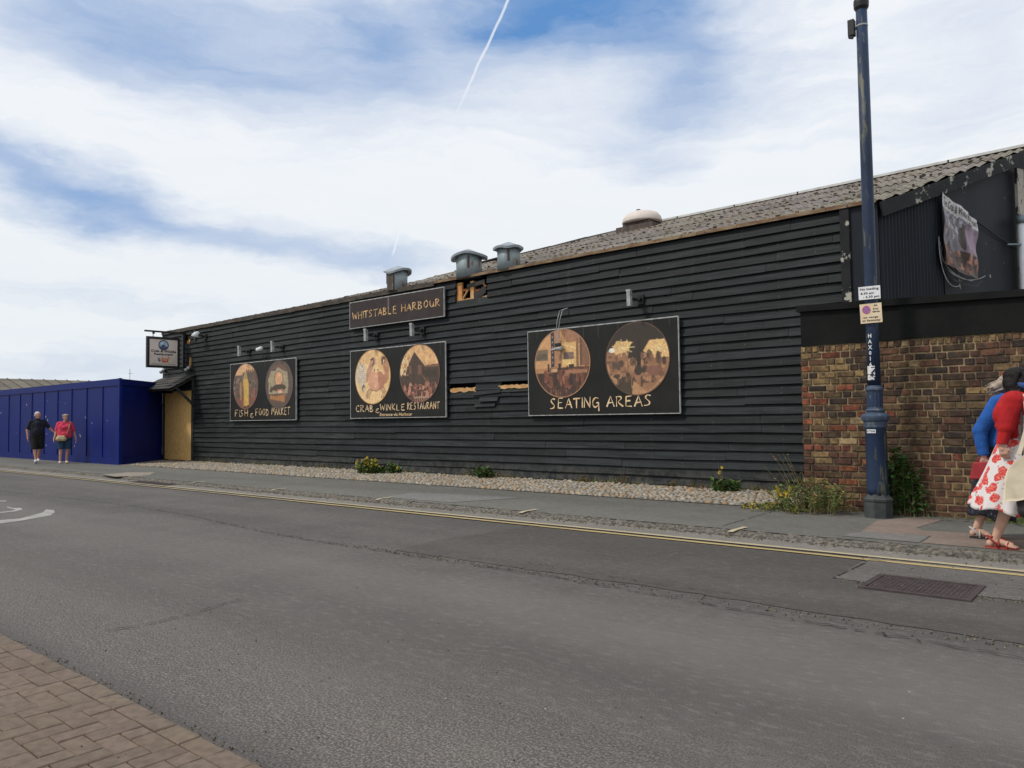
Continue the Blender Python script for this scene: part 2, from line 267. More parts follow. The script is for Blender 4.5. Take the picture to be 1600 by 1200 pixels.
# ------------------------------------------------------------------ mesh helpers
ORG = {}
def props(o, label=None, cat=None, group=None, kind=None):
    if label: o['label'] = label
    if cat: o['category'] = cat
    if group: o['group'] = group
    if kind: o['kind'] = kind
    return o
def thing(name, loc, label, cat, group=None):
    o = bpy.data.objects.new(name, None); o.empty_display_size = .2; COL.objects.link(o); o.location = loc; ORG[o.name] = Vector(loc)
    return props(o, label, cat, group)
def link(name, me, parent=None):
    o = bpy.data.objects.new(name, me); COL.objects.link(o)
    if parent is not None: o.parent = parent; ORG[o.name] = ORG[parent.name]
    else: ORG[o.name] = Vector((0, 0, 0))
    return o
class MB:
    def __init__(s): s.v = []; s.f = []; s.c = []; s.m = []
    def add(s, vs, fs, c=(1, 1, 1), m=0):
        k = len(s.v); s.v += [tuple(map(float, p)) for p in vs]
        for f_ in fs: s.f.append([i+k for i in f_]); s.c.append(c); s.m.append(m)
        return s
    def box(s, x0, x1, y0, y1, z0, z1, c=(1, 1, 1), m=0):
        return s.add([(x0, y0, z0), (x1, y0, z0), (x1, y1, z0), (x0, y1, z0), (x0, y0, z1), (x1, y0, z1), (x1, y1, z1), (x0, y1, z1)],
                     [(0, 3, 2, 1), (4, 5, 6, 7), (0, 1, 5, 4), (1, 2, 6, 5), (2, 3, 7, 6), (3, 0, 4, 7)], c, m)
    def obox(s, p0, p1, w, h, up=(0, 0, 1), c=(1, 1, 1), m=0):
        p0, p1 = Vector(p0), Vector(p1); a = (p1-p0).normalized(); u = Vector(up); sd_ = a.cross(u).normalized(); u = sd_.cross(a).normalized()
        vs = [p+sd_*(sx*w/2)+u*(sz*h/2) for p in (p0, p1) for (sx, sz) in ((-1, -1), (1, -1), (1, 1), (-1, 1))]
        return s.add(vs, [(0, 1, 2, 3), (7, 6, 5, 4), (0, 4, 5, 1), (1, 5, 6, 2), (2, 6, 7, 3), (3, 7, 4, 0)], c, m)
    def tube(s, pts, rad, n_=8, c=(1, 1, 1), m=0, flat=1.0):
        pts = [Vector(p) for p in pts]; N = len(pts); rad = rad if hasattr(rad, '__len__') else [rad]*N; vs = []; ref = None
        for i, p in enumerate(pts):
            a = (pts[min(i+1, N-1)]-pts[max(i-1, 0)]).normalized()
            if ref is None: ref = a.orthogonal().normalized()
            ref = (ref-a*ref.dot(a)).normalized(); b = a.cross(ref)
            for k in range(n_):
                t = 2*math.pi*k/n_; vs.append(p+(ref*math.cos(t)+b*math.sin(t)*flat)*rad[i])
        fs = [(i*n_+k, i*n_+(k+1) % n_, (i+1)*n_+(k+1) % n_, (i+1)*n_+k) for i in range(N-1) for k in range(n_)]
        fs += [tuple(range(n_-1, -1, -1)), tuple((N-1)*n_+k for k in range(n_))]
        return s.add(vs, fs, c, m)
    def lathe(s, cx, cy, prof, n_=32, c=(1, 1, 1), m=0, flute=0, cz=0, tilt=None):
        vs = []
        for (r, z) in prof:
            for k in range(n_):
                t = 2*math.pi*k/n_; rr = r*(1+flute*abs(math.sin(t*6)) if flute else 1); p = Vector((rr*math.cos(t), rr*math.sin(t), z))
                if tilt: p = tilt @ p
                vs.append((cx+p.x, cy+p.y, cz+p.z))
        N = len(prof); fs = [(i*n_+k, i*n_+(k+1) % n_, (i+1)*n_+(k+1) % n_, (i+1)*n_+k) for i in range(N-1) for k in range(n_)]
        fs += [tuple(range(n_-1, -1, -1)), tuple((N-1)*n_+k for k in range(n_))]
        return s.add(vs, fs, c, m)
    def build(s, name, mats, parent=None, smooth=False, label=None, cat=None, group=None, kind=None, local=False):
        me = bpy.data.meshes.new(name); off = ORG[parent.name] if (parent is not None and not local) else Vector((0, 0, 0))
        me.from_pydata([(v[0]-off.x, v[1]-off.y, v[2]-off.z) for v in s.v], [], s.f)
        if not isinstance(mats, (list, tuple)): mats = [mats]
        for m in mats: me.materials.append(MATS[m])
        me.polygons.foreach_set('material_index', s.m)
        a = me.color_attributes.new('Col', 'FLOAT_COLOR', 'CORNER'); cc = []
        for f_, c in zip(s.f, s.c): cc += [c[0], c[1], c[2], 1]*len(f_)
        a.data.foreach_set('color', cc)
        if smooth: me.polygons.foreach_set('use_smooth', [True]*len(me.polygons))
        me.update(); o = link(name, me, parent); return props(o, label, cat, group, kind)
def jit(c, a): k = 1+random.uniform(-a, a); return tuple(x*k for x in c)
def sheet(name, pts, z, mat, label=None, kind='structure', parent=None):
    return MB().add([(p[0], p[1], z) for p in pts], [tuple(range(len(pts)))]).build(name, mat, parent, kind=kind)
# text from the built-in font, returned as mesh verts/faces in a plane
def text_mesh(txt, bold=0.0, space=1.0, res=2):
    cu = bpy.data.curves.new('t', 'FONT'); cu.body = txt; cu.size = 1; cu.offset = bold; cu.space_character = space; cu.resolution_u = res
    o = bpy.data.objects.new('t', cu); COL.objects.link(o); dg = bpy.context.evaluated_depsgraph_get(); me = bpy.data.meshes.new_from_object(o.evaluated_get(dg))
    vs = np.array([v.co[:2] for v in me.vertices]); fs = [tuple(p.vertices) for p in me.polygons]
    bpy.data.objects.remove(o); bpy.data.curves.remove(cu); bpy.data.meshes.remove(me); return vs, fs
def put_text(mb, txt, fn, u0, u1, v0, h, bold=0.0, shear=0, c=(1, 1, 1), m=0, align='fit'):
    vs, fs = text_mesh(txt, bold); mn, mx = vs.min(0), vs.max(0); capz = .70
    k = (u1-u0)/(mx[0]-mn[0]) if align == 'fit' else h/capz
    P = [fn(u0+(x-mn[0])*k+shear*y*h/capz, v0+y*h/capz) for x, y in vs]; mb.add(P, fs, c, m)
GL = {'A': [[(0, 0), (.42, 1), (.8, 0)], [(.12, .36), (.72, .42)]], 'B': [[(.08, 0), (.1, 1)], [(.0, .95), (.5, .95), (.6, .76), (.12, .53)], [(.12, .53), (.68, .38), (.62, .08), (.02, 0)]],
 'C': [[(.72, .85), (.45, 1), (.12, .75), (.05, .35), (.25, .02), (.72, .1)]], 'D': [[(.1, 0), (.1, 1)], [(0, .97), (.5, .88), (.75, .5), (.5, .1), (.02, 0)]],
 'E': [[(.68, 1), (.12, .95), (.08, .03), (.7, .0)], [(.1, .52), (.56, .55)]], 'F': [[(.1, 0), (.12, .97), (.7, 1)], [(.1, .52), (.56, .55)]],
 'G': [[(.78, .88), (.45, 1), (.1, .7), (.1, .25), (.4, .02), (.8, .3), (.82, .5), (.5, .47)], [(.8, .5), (.82, -.28)]], 'H': [[(.1, 0), (.08, 1)], [(.72, -.02), (.75, 1)], [(.08, .48), (.74, .54)]],
 'I': [[(.12, 0), (.12, 1)]], 'K': [[(.1, 0), (.1, 1)], [(.7, 1), (.12, .42), (.75, 0)]], 'L': [[(.1, 1), (.08, .03), (.62, 0)]], 'M': [[(.0, 0), (.18, 1), (.5, .35), (.84, 1), (.98, 0)]],
 'N': [[(.08, 0), (.1, 1), (.74, .02), (.78, 1.02)]], 'O': [[(.42, 1), (.1, .72), (.08, .28), (.38, 0), (.72, .28), (.74, .72), (.42, 1)]], 'R': [[(.08, 0), (.1, 1)], [(0, .93), (.5, 1), (.66, .75), (.12, .45), (.78, 0)]],
 'S': [[(.66, .9), (.35, 1), (.1, .78), (.3, .55), (.6, .35), (.5, .06), (.0, .03)]], 'T': [[(.4, 0), (.4, .97)], [(0, .95), (.86, 1)]], 'U': [[(.1, 1), (.1, .3), (.35, 0), (.68, .2), (.72, 1), (.76, 0)]],
 'W': [[(.0, 1), (.2, 0), (.5, .75), (.74, 0), (1.05, 1)]], '&': [[(.5, .72), (.15, .72), (.12, .5), (.4, .44), (.12, .38), (.08, .12), (.35, .0), (.58, .12)], [(.36, .0), (.4, -.16)]]}
GWD = {'I': .28, 'M': 1.15, 'W': 1.2, '&': .75, ' ': .55}
def handwrite(mb, txt, x0, x1, z0, h, y, th, c=(1, 1, 1), slope=0.0, m=0):
    tot = sum(GWD.get(ch, .98) for ch in txt)-.15; k = (x1-x0)/tot; cur = 0; q = 0
    for ch in txt:
        if ch != ' ':
            dz = random.uniform(-.04, .04)*h; hs = random.uniform(.94, 1.06)
            for pl in GL[ch]:
                P = []
                for i in range(len(pl)-1):      # resample with a little roundness
                    for t in (0, .34, .67): P.append(((pl[i][0]*(1-t)+pl[i+1][0]*t), (pl[i][1]*(1-t)+pl[i+1][1]*t)))
                P.append(pl[-1])
                for _ in range(2 if len(pl) > 3 and ch not in 'MNWAE' else 0): P = [P[0]]+[((P[i-1][0]+2*P[i][0]+P[i+1][0])/4, (P[i-1][1]+2*P[i][1]+P[i+1][1])/4) for i in range(1, len(P)-1)]+[P[-1]]
                pts = [Vector((x0+(cur+a)*k, 0, z0+dz+b*h*hs+slope*((cur+a)*k))) for a, b in P]
                vs = []; N = len(pts); q += 1
                for i, p in enumerate(pts):
                    a = (pts[min(i+1, N-1)]-pts[max(i-1, 0)]).normalized(); s_ = Vector((-a.z, 0, a.x)); w = th*(.75+.35*math.sin(i*.9+q))*.5
                    vs += [(p.x+s_.x*w, y-.0006*(q % 4), p.z+s_.z*w), (p.x-s_.x*w, y-.0006*(q % 4), p.z-s_.z*w)]
                mb.add(vs, [(2*i, 2*i+1, 2*i+3, 2*i+2) for i in range(N-1)], c, m)
        cur += GWD.get(ch, .98)
# rasters painted in code, carried as colours of small mesh cells
def lin(r, g, b): return tuple(((c/255)/12.92 if c <= 10 else (((c/255)+.055)/1.055)**2.4) for c in (r, g, b))
class Paint:
    def __init__(s, n_, m_=None, bgc=(0, 0, 0)):
        s.n = n_; s.k = m_ or n_; s.V, s.U = np.meshgrid((np.arange(s.k)+.5)/s.k, (np.arange(n_)+.5)/n_, indexing='ij'); s.im = np.ones((s.k, n_, 3))*np.array(lin(*bgc))
    def put(s, mask, c, a=1.0, nz=0.0):
        c = np.array(lin(*c)); cc = c[None, None]*(1+nz*(rng.rand(s.k, s.n, 1)-.5)*2); s.im = np.where(mask[..., None], s.im*(1-a)+cc*a, s.im); return s
    def poly(s, pts, c, a=1.0, nz=0.0):
        ins = np.zeros_like(s.U, bool); j = len(pts)-1
        for i in range(len(pts)):
            (xi, yi), (xj, yj) = pts[i], pts[j]
            if yi != yj: ins ^= ((yi > s.V) != (yj > s.V)) & (s.U < (xj-xi)*(s.V-yi)/(yj-yi)+xi)
            j = i
        return s.put(ins, c, a, nz)
    def ell(s, cx, cy, rx, ry, c, a=1.0, nz=0.0): return s.put(((s.U-cx)/rx)**2+((s.V-cy)/ry)**2 < 1, c, a, nz)
    def rect(s, x0, x1, y0, y1, c, a=1.0, nz=0.0): return s.put((s.U > x0) & (s.U < x1) & (s.V > y0) & (s.V < y1), c, a, nz)
    def line(s, pts, w, c, a=1.0):
        for (p, q) in zip(pts[:-1], pts[1:]):
            px, py = p; dx_, dy_ = q[0]-px, q[1]-py; L = dx_*dx_+dy_*dy_+1e-9; t = np.clip(((s.U-px)*dx_+(s.V-py)*dy_)/L, 0, 1)
            s.put(np.hypot(s.U-px-t*dx_, s.V-py-t*dy_) < w, c, a)
        return s
    def mesh(s, mb, fn, disc=False):
        g1 = rng.rand(s.k//3+1, s.n//3+1); g2 = rng.rand(s.k//8+1, s.n//8+1); gi, gj = np.arange(s.k)[:, None], np.arange(s.n)[None]
        s.im = s.im*.72+s.im.mean(2, keepdims=True)*.28*np.array([1.12, 1.0, .82]); s.im = np.minimum(.9, s.im**1.08*1.4)*((.90+.20*g1[gi//3, gj//3])*(.92+.16*g2[gi//8, gj//8])*(.88+.24*rng.rand(s.k, s.n)))[..., None]
        s.im = s.im*.72+.07*(np.roll(s.im, 1, 0)+np.roll(s.im, -1, 0)+np.roll(s.im, 1, 1)+np.roll(s.im, -1, 1)); s.im = s.im*.92+np.array(lin(205, 180, 150))*.05
        n_, k = s.n, s.k; vs = [fn(i/n_, j/k) for j in range(k+1) for i in range(n_+1)]; fs = []; base = len(mb.v); mb.v += [tuple(map(float, p)) for p in vs]
        for j in range(k):
            for i in range(n_):
                if disc and ((i+.5)/n_-.5)**2+((j+.5)/k-.5)**2 > .25: continue
                a = base+j*(n_+1)+i; mb.f.append([a, a+1, a+n_+2, a+n_+1]); mb.c.append(tuple(s.im[j, i])); mb.m.append(0)
        return mb
# sculpted forms: union of tapered limbs and ellipsoids, fused by a voxel remesh
def cap(p0, p1, r0, r1): return ('c', Vector(p0), Vector(p1), r0, r1)
def ell(c, r, rot=None): return ('e', Vector(c), Vector(r), rot)
_sv_, _sf_ = None, None
def _sphere(n_=14, m_=9):
    vs = [(0, 0, -1)]+[(math.cos(2*math.pi*k/n_)*math.sin(math.pi*i/m_), math.sin(2*math.pi*k/n_)*math.sin(math.pi*i/m_), -math.cos(math.pi*i/m_)) for i in range(1, m_) for k in range(n_)]+[(0, 0, 1)]
    fs = [(0, 1+(k+1) % n_, 1+k) for k in range(n_)]+[(1+(i-1)*n_+k, 1+(i-1)*n_+(k+1) % n_, 1+i*n_+(k+1) % n_, 1+i*n_+k) for i in range(1, m_-1) for k in range(n_)]
    t = len(vs)-1; fs += [(t, 1+(m_-2)*n_+k, 1+(m_-2)*n_+(k+1) % n_) for k in range(n_)]; return vs, fs
def blob(name, prims, mat, parent, vox=.009, sm=4, cuts=()):
    V, Fc = [], []; sv, sf = _sphere()
    for pr in prims:
        k = len(V)
        if pr[0] == 'e':
            _, c, r, rot = pr; q = rot.to_matrix() if rot else Matrix.Identity(3)
            V += [tuple(c+q @ Vector((x*r.x, y*r.y, z*r.z))) for x, y, z in sv]; Fc += [tuple(i+k for i in f_) for f_ in sf]
        else:
            _, a, b, r0, r1 = pr; ax = b-a; q = (ax if ax.length > 1e-6 else Vector((0, 0, 1))).to_track_quat('Z', 'Y').to_matrix()
            for x, y, z in sv:
                V.append(tuple(a+q @ (Vector((x, y, z))*r0)) if z < -1e-4 else tuple(b+q @ (Vector((x, y, z))*r1)))
            Fc += [tuple(i+k for i in f_) for f_ in sf]
    me = bpy.data.meshes.new(name); me.from_pydata(V, [], Fc); o = bpy.data.objects.new('tmp', me); COL.objects.link(o)
    rm = o.modifiers.new('r', 'REMESH'); rm.mode = 'VOXEL'; rm.voxel_size = vox; rm.use_smooth_shade = True
    s_ = o.modifiers.new('s', 'SMOOTH'); s_.factor = .5; s_.iterations = sm
    dg = bpy.context.evaluated_depsgraph_get(); dg.update(); m2 = bpy.data.meshes.new_from_object(o.evaluated_get(dg)); bpy.data.objects.remove(o); bpy.data.meshes.remove(me)
    if cuts:
        bm = bmesh.new(); bm.from_mesh(m2)
        for (co, no) in cuts:
            g_ = bmesh.ops.bisect_plane(bm, geom=bm.verts[:]+bm.edges[:]+bm.faces[:], plane_co=co, plane_no=no, clear_outer=True)
            es = [e for e in g_['geom_cut'] if isinstance(e, bmesh.types.BMEdge)]; bmesh.ops.holes_fill(bm, edges=es) if es else 0
        bm.to_mesh(m2); bm.free()
    m2.materials.clear(); m2.materials.append(MATS[mat]); m2.name = name; m2.polygons.foreach_set('use_smooth', [True]*len(m2.polygons)); m2.update()
    return link(name, m2, parent)
# ------------------------------------------------------------------ ground, road, pavements
YW = 12.66; PZ = .06
sheet('ground', [(-400, -60), (120, -60), (120, 500), (-400, 500)], -.03, 'ground')
sheet('road', [(-140, 1.655), (60, 1.655), (60, 8.32), (-140, 8.32)], 0, 'asphalt')
mb = MB()       # resurfaced area on the far lane with a ragged edge
rag = []
xs = np.linspace(-6.08, 14, 120)
for i, x in enumerate(xs): rag.append((x, 5.30-.05*math.sin(x*.5)+random.uniform(-.025, .025)))
left = [(-6.1, 5.45), (-6.2, 6.05), (-6.12, 6.6), (-6.06, 7.2), (-6.05, 7.62)]
sheet('road_patch', rag+[(14, 7.62)]+left[::-1], .004, 'asphalt_patch')
tr = [(-2.1+random.uniform(-.02, .02), 6.52), (-2.12, 7.1), (-2.14, 7.62), (14, 7.62)]+[(x, 6.48+random.uniform(-.03, .03)) for x in np.linspace(14, -2.1, 90)]
sheet('road_trench', tr, .008, 'trench_fill')
def crackline(mb, pts, w, z, seg=.05, amp=.02, gap=.1):
    for (a, b) in zip(pts[:-1], pts[1:]):
        L = math.hypot(b[0]-a[0], b[1]-a[1]); n_ = max(2, int(L/seg)); prev = None
        for i in range(n_+1):
            t = i/n_; p = (a[0]+(b[0]-a[0])*t+random.gauss(0, amp*.4), a[1]+(b[1]-a[1])*t+random.gauss(0, amp)); ww = w*random.uniform(.3, 1.3)
            if prev is not None and random.random() > gap:
                q, pw = prev; dx_, dy_ = p[0]-q[0], p[1]-q[1]; l = math.hypot(dx_, dy_)+1e-6; nx, ny = -dy_/l, dx_/l
                mb.add([(q[0]+nx*pw, q[1]+ny*pw, z), (q[0]-nx*pw, q[1]-ny*pw, z), (p[0]-nx*ww, p[1]-ny*ww, z), (p[0]+nx*ww, p[1]+ny*ww, z)], [(0, 1, 2, 3)])
            prev = (p, ww)
mb = MB()
crackline(mb, [(-19, 5.3), (-17.1, 5.32), (-15.3, 5.46), (-12.9, 5.56), (-10.6, 5.48), (-8.5, 5.22), (-7.2, 5.16), (-5.9, 5.17), (-5.1, 5.15), (-4.2, 5.2), (-3.1, 5.13), (-2.0, 5.05), (-.6, 5.0), (6, 5.0)], .0075, .012, .04, .016, .15)
crackline(mb, [(-5.25, 2.12), (-5.2, 2.37), (-5.22, 2.64), (-5.28, 2.87), (-5.33, 3.03), (-5.36, 3.14)], .0062, .012, .02, .006, .05)
crackline(mb, [(-2.1, 6.5), (-2.08, 7.35), (-2.2, 7.52)], .009, .012, .03, .010, .2)
crackline(mb, [(-2.2, 7.52), (-1.95, 7.48)], .008, .0125, .03, .01, .15)
crackline(mb, [(-6.0, 5.2), (-4.6, 5.55), (-3.6, 5.45), (-2.5, 5.5)], .004, .0125, .04, .02, .6)
mb.build('road_cracks', 'crack', kind='structure')
rs = random.Random(77); mb = MB()      # loose grit lying along the old joints
def grit(mb, rs, x0, x1, yf, sp, n_, smin, smax, z=0.0, cols=((.65, .6, .52), (.4, .37, .32), (.2, .18, .16))):
    for _ in range(n_):
        x = rs.uniform(x0, x1); y = yf(x)+rs.gauss(0, sp); s_ = rs.uniform(smin, smax); a = rs.uniform(0, 6.28); c = rs.choice(cols); h_ = s_*rs.uniform(.5, 1)
        P_ = [(x+s_*math.cos(a+k*1.257)*rs.uniform(.7, 1.2), y+s_*math.sin(a+k*1.257)*rs.uniform(.7, 1.2)) for k in range(5)]
        mb.add([(p[0], p[1], z-.004) for p in P_]+[(x+(p[0]-x)*.6, y+(p[1]-y)*.6, z+h_) for p in P_], [(k, (k+1) % 5, 5+(k+1) % 5, 5+k) for k in range(5)]+[(5, 6, 7, 8, 9)], c)
grit(mb, rs, -7, 3, lambda x: 5.24, .05, 650, .003, .008, .006); grit(mb, rs, -2.1, 3, lambda x: 6.46, .05, 450, .003, .008, .01); grit(mb, rs, -2.1, 3, lambda x: 7.2, .3, 260, .004, .010, .01)
grit(mb, rs, -6, 1, lambda x: 2.6, .6, 160, .002, .006, .002); grit(mb, rs, -20, 3, lambda x: 8.08, .05, 1600, .005, .013, .006); grit(mb, rs, -5.5, -.3, lambda x: 1.70, .02, 260, .002, .006, .004)
grit(mb, rs, -9, -.3, lambda x: 1.0, .4, 140, .002, .005, .036)
mb.build('grit', 'cobble', label='loose grit and small stones lying along road joints and kerb', cat='grit', kind='stuff')
sheet('road_channel', [(-140, 7.64), (60, 7.64), (60, 8.34), (-140, 8.34)], .0045, 'channel')
def band(name, y0, y1, z, mat, x0=-60, x1=14, step=.25, amp=.006):
    xs = np.arange(x0, x1, step); a = [(x, y0+random.uniform(-amp, amp)) for x in xs]; b = [(x, y1+random.uniform(-amp, amp)) for x in xs]
    mb = MB()
    for i in range(len(xs)-1): mb.add([(*a[i], z), (*a[i+1], z), (*b[i+1], z), (*b[i], z)], [(0, 1, 2, 3)])
    mb.build(name, mat, kind='structure')
band('yellow_line', 7.46, 7.535, .0125, 'yellow_paint'); band('yellow_line', 7.64, 7.715, .0130, 'pale_yellow_paint')
# kerb: worn gritty stones, each a little out of line
mb = MB(); x = -80.0
while x < 14:
    L = random.uniform(.75, 1.0); dz_, dy_ = random.uniform(-.004, .004), random.uniform(-.008, .008); x2 = x+L
    prof = [(8.10+dy_, -.02), (8.12+dy_, .022+dz_), (8.19+dy_, .050+dz_), (8.27, .060+dz_), (8.38, -.02)]
    n_ = 22
    vs = []
    for i in range(n_+1):
        xx = x+(x2-x)*i/n_
        for j, (py, pz) in enumerate(prof): vs.append((xx, py+(random.uniform(-.014, .014) if 0 < j < 3 else 0), pz+(random.uniform(-.009, .009) if 0 < j < 4 else 0)))
    fs = [(i*5+j, (i+1)*5+j, (i+1)*5+j+1, i*5+j+1) for i in range(n_) for j in range(4)]+[(0, 1, 2, 3, 4), tuple(n_*5+j for j in (4, 3, 2, 1, 0))]
    mb.add(vs, fs); x += L
mb.build('kerb', 'gritty_kerb', kind='structure')
mb = MB()
for i in range(8):
    xx = -.7-3.03*i
    mb.add([(xx-.03, 8.13, .050), (xx+.035, 8.13, .050), (xx+.06, 8.20, .066), (xx-.01, 8.20, .066)], [(0, 1, 2, 3)])
    mb.add([(xx+.0, 8.20, .066), (xx+.06, 8.20, .066), (xx+.09, 8.42, .0755), (xx+.03, 8.42, .0755)], [(0, 1, 2, 3)])
mb.build('kerb_marks', 'pale_yellow_paint', kind='structure')
sheet('footway', [(-140, 8.255), (60, 8.255), (60, 12.7), (-140, 12.7)], PZ, 'footway')
def zs(pts, Z=PZ): return [tuple(atZ(*p, Z)[:2]) for p in pts]
sheet('footway_patch', [(-2.55, 8.85), (-2.66, 9.85), (-2.45, 10.35), (-2.05, 10.35), (-2.15, 9.5), (-1.88, 8.94)], PZ+.004, 'pink_concrete')
sheet('footway_patch', [(-1.86, 8.42), (-1.88, 8.92), (-2.1, 9.3), (-1.6, 9.36), (-.9, 9.3), (3, 9.3), (3, 8.42)], PZ+.0045, 'pink_concrete')
sheet('footway_patch', [(-2.63, 8.42), (-2.55, 8.84), (-1.90, 8.93), (-1.89, 8.42)], PZ+.005, 'grey_slab')
sheet('footway_patch', zs([(160, 742), (200, 738), (243, 738), (232, 743), (180, 745)]), PZ+.004, 'tan_concrete')
sheet('footway_patch', [(-24.6, 10.28), (-27.1, 12.7), (-22.0, 12.7), (-22.2, 10.5)], PZ+.004, 'tan_concrete')
sheet('footway_patch', [(-9.9, 8.42), (-10.1, 9.2), (-7.9, 9.6), (-8.4, 8.42)], PZ+.0042, 'grey_slab')
mb = MB(); crackline(mb, [(-3.95, 8.42), (-3.98, 9.3), (-4.0, 10.2)], .006, PZ+.004, .05, .008, .05); crackline(mb, [(-4, 10.25), (-2.9, 10.3), (3, 10.5)], .012, PZ+.0045, .05, .03, .3)
mb.build('footway_cracks', 'crack', kind='structure')
# white lettering remains on the road, left
G = lambda pts, Z=0: [tuple(atZ(*p, Z)[:2]) for p in pts]
mb = MB()
for pts in ([(-30, 822), (0, 818), (30, 814), (62, 808.5), (80, 805), (86, 800), (84, 797), (72, 796), (66, 801), (32, 810), (0, 812.5), (-30, 814)],
            [(-20, 803), (5, 801), (25, 799), (35, 796), (33, 793.5), (20, 793.5), (12, 791.5), (10, 792.5), (16, 794.5), (24, 795.5), (18, 798), (0, 800), (-20, 801)], [(-30, 784), (10, 783.5), (9, 782), (-30, 782)]):
    q = G(pts, .004); mb.add([(p[0], p[1], .004) for p in q], [tuple(range(len(q)))])
mb.build('road_marking', 'white_paint', kind='structure')
# near pavement of small concrete blocks
sheet('paver_bed', [(-140, -60), (60, -60), (60, 1.655), (-140, 1.655)], .012, 'paver_joint')
mb = MB(); u = .1015; g = .004
def block(x0, x1, y0, y1):
    if (x0+5*(y0-1.5)) > 4: return
    z = .034+random.uniform(-.0025, .0025); a = .0045; tx, ty = random.uniform(-.0015, .0015), random.uniform(-.0015, .0015); c = jit((1, random.uniform(.98, 1.015), random.uniform(.95, 1.03)), .10)
    x0 += g/2; x1 -= g/2; y0 += g/2; y1 -= g/2; j = lambda: random.uniform(-.0012, .0012)
    vs = [(x0, y0, .0), (x1, y0, .0), (x1, y1, .0), (x0, y1, .0), (x0+j(), y0+j(), z-a), (x1+j(), y0+j(), z-a), (x1+j(), y1+j(), z-a), (x0+j(), y1+j(), z-a), (x0+a, y0+a, z-tx-ty), (x1-a, y0+a, z+tx-ty), (x1-a, y1-a, z+tx+ty), (x0+a, y1-a, z-tx+ty)]
    mb.add(vs, [(0, 1, 5, 4), (1, 2, 6, 5), (2, 3, 7, 6), (3, 0, 4, 7), (4, 5, 9, 8), (5, 6, 10, 9), (6, 7, 11, 10), (7, 4, 8, 11), (8, 9, 10, 11)], c)
x = -9.0
while x < -.2: block(x, x+2*u, 1.55, 1.65+random.uniform(-.004, .004)); x += 2*u
for b_ in range(0, 22):
    for a_ in range(0, 90):
        X0, Y0 = -9.0+a_*u, 1.548-(b_+1)*u; k = (a_+b_) % 4
        if Y0+u < -.6: continue
        if k == 0: block(X0, X0+2*u, Y0, Y0+u)
        elif k == 3: block(X0, X0+u, Y0, Y0+(2*u if b_ else u))
mb.build('paving_blocks', 'paver', kind='structure')
# manhole cover
mh = thing('manhole_cover', (-1.4, 6.55, .008), 'rusty dark rectangular iron manhole cover set in the road trench', 'manhole cover')
x0, x1, y0, y1 = -1.80, -1.13, 6.30, 6.82
MB().box(x0-.045, x1+.045, y0-.045, y0, .004, .017).box(x0-.045, x1+.045, y1, y1+.045, .004, .017).box(x0-.045, x0, y0, y1, .004, .0168).box(x1, x1+.045, y0, y1, .004, .0168).build('frame', 'iron', mh)
mb = MB().box(x0+.006, x1-.006, y0+.006, y1-.006, .004, .0125)
for i in range(20):
    for j in range(15):
        cx_, cy_ = x0+.03+i*.0321, y0+.025+j*.0335
        if (i+j) % 2: mb.box(cx_-.011, cx_+.011, cy_-.005, cy_+.005, .012, .0155)
        else: mb.box(cx_-.005, cx_+.005, cy_-.011, cy_+.011, .012, .0155)
mb.build('lid', 'iron', mh)
gx = atZ(245, 755, 0)
gl = thing('drain_grating', (gx[0], 7.9, .01), 'dark drain grating sunk beside the kerb in front of the blue hoarding corner', 'drain')
MB().box(gx[0]-.9, gx[0]+.9, 7.76, 8.06, .005, .014).build('frame', 'iron', gl)
mb = MB()
for i in range(14): mb.box(gx[0]-.8+i*.12, gx[0]-.74+i*.12, 7.79, 8.03, .014, .02)
mb.build('grate', 'iron', gl)
# cobbled margin at the wall foot
sheet('cobble_bed', [(-24.6, 10.44), (-22.4, 10.42), (-4.0, 10.40), (-3.8, 10.44), (-3.8, 12.64), (-24.6, 12.64)], PZ+.012, 'mortar_bed')
ico = bmesh.new(); bmesh.ops.create_icosphere(ico, subdivisions=1, radius=1); icv = [tuple(v.co) for v in ico.verts]; icf = [tuple(v.index for v in f_.verts) for f_ in ico.faces]; ico.free()
mb = MB(); yy = 10.46
while yy < 12.5:
    x = -24.3+random.uniform(0, .2)
    while x < -3.95:
        a = random.uniform(.035, .075)
        if yy > 12.3 and random.random() < .5: x += .2; continue
        b_ = random.uniform(.030, .045); hh = random.uniform(.022, .042); th = random.uniform(-.7, .7); cx_, cy_ = x+a, yy+random.uniform(-.02, .02); ca, sa = math.cos(th), math.sin(th)
        lump = [random.uniform(-.16, .16) for _ in range(3)]
        vs = []
        for (p, q, r_) in icv:
            k = 1+lump[0]*p+lump[1]*q*p+lump[2]*q; X, Y_ = p*a*k, q*b_*k; vs.append((cx_+X*ca-Y_*sa, cy_+X*sa+Y_*ca, PZ+.012+r_*hh))
        t = random.random(); c = jit((1, 1, 1) if t < .6 else ((.75, .78, .82) if t < .8 else (1.0, .80, .58)), .22); mb.add(vs, icf, c); x += a*1.8+.008
    yy += .078
mb.build('cobbles', 'cobble', smooth=True, label='pale rounded cobbles bedded along the foot of the black timber wall', cat='cobbles', kind='stuff')
# ------------------------------------------------------------------ timber building
def Hw(x): return 4.47+(x+26.6)/22.85*.135
bld = thing('timber_building', (-15, YW, 0), 'long black weatherboarded harbour building with low grey corrugated roof', 'building')
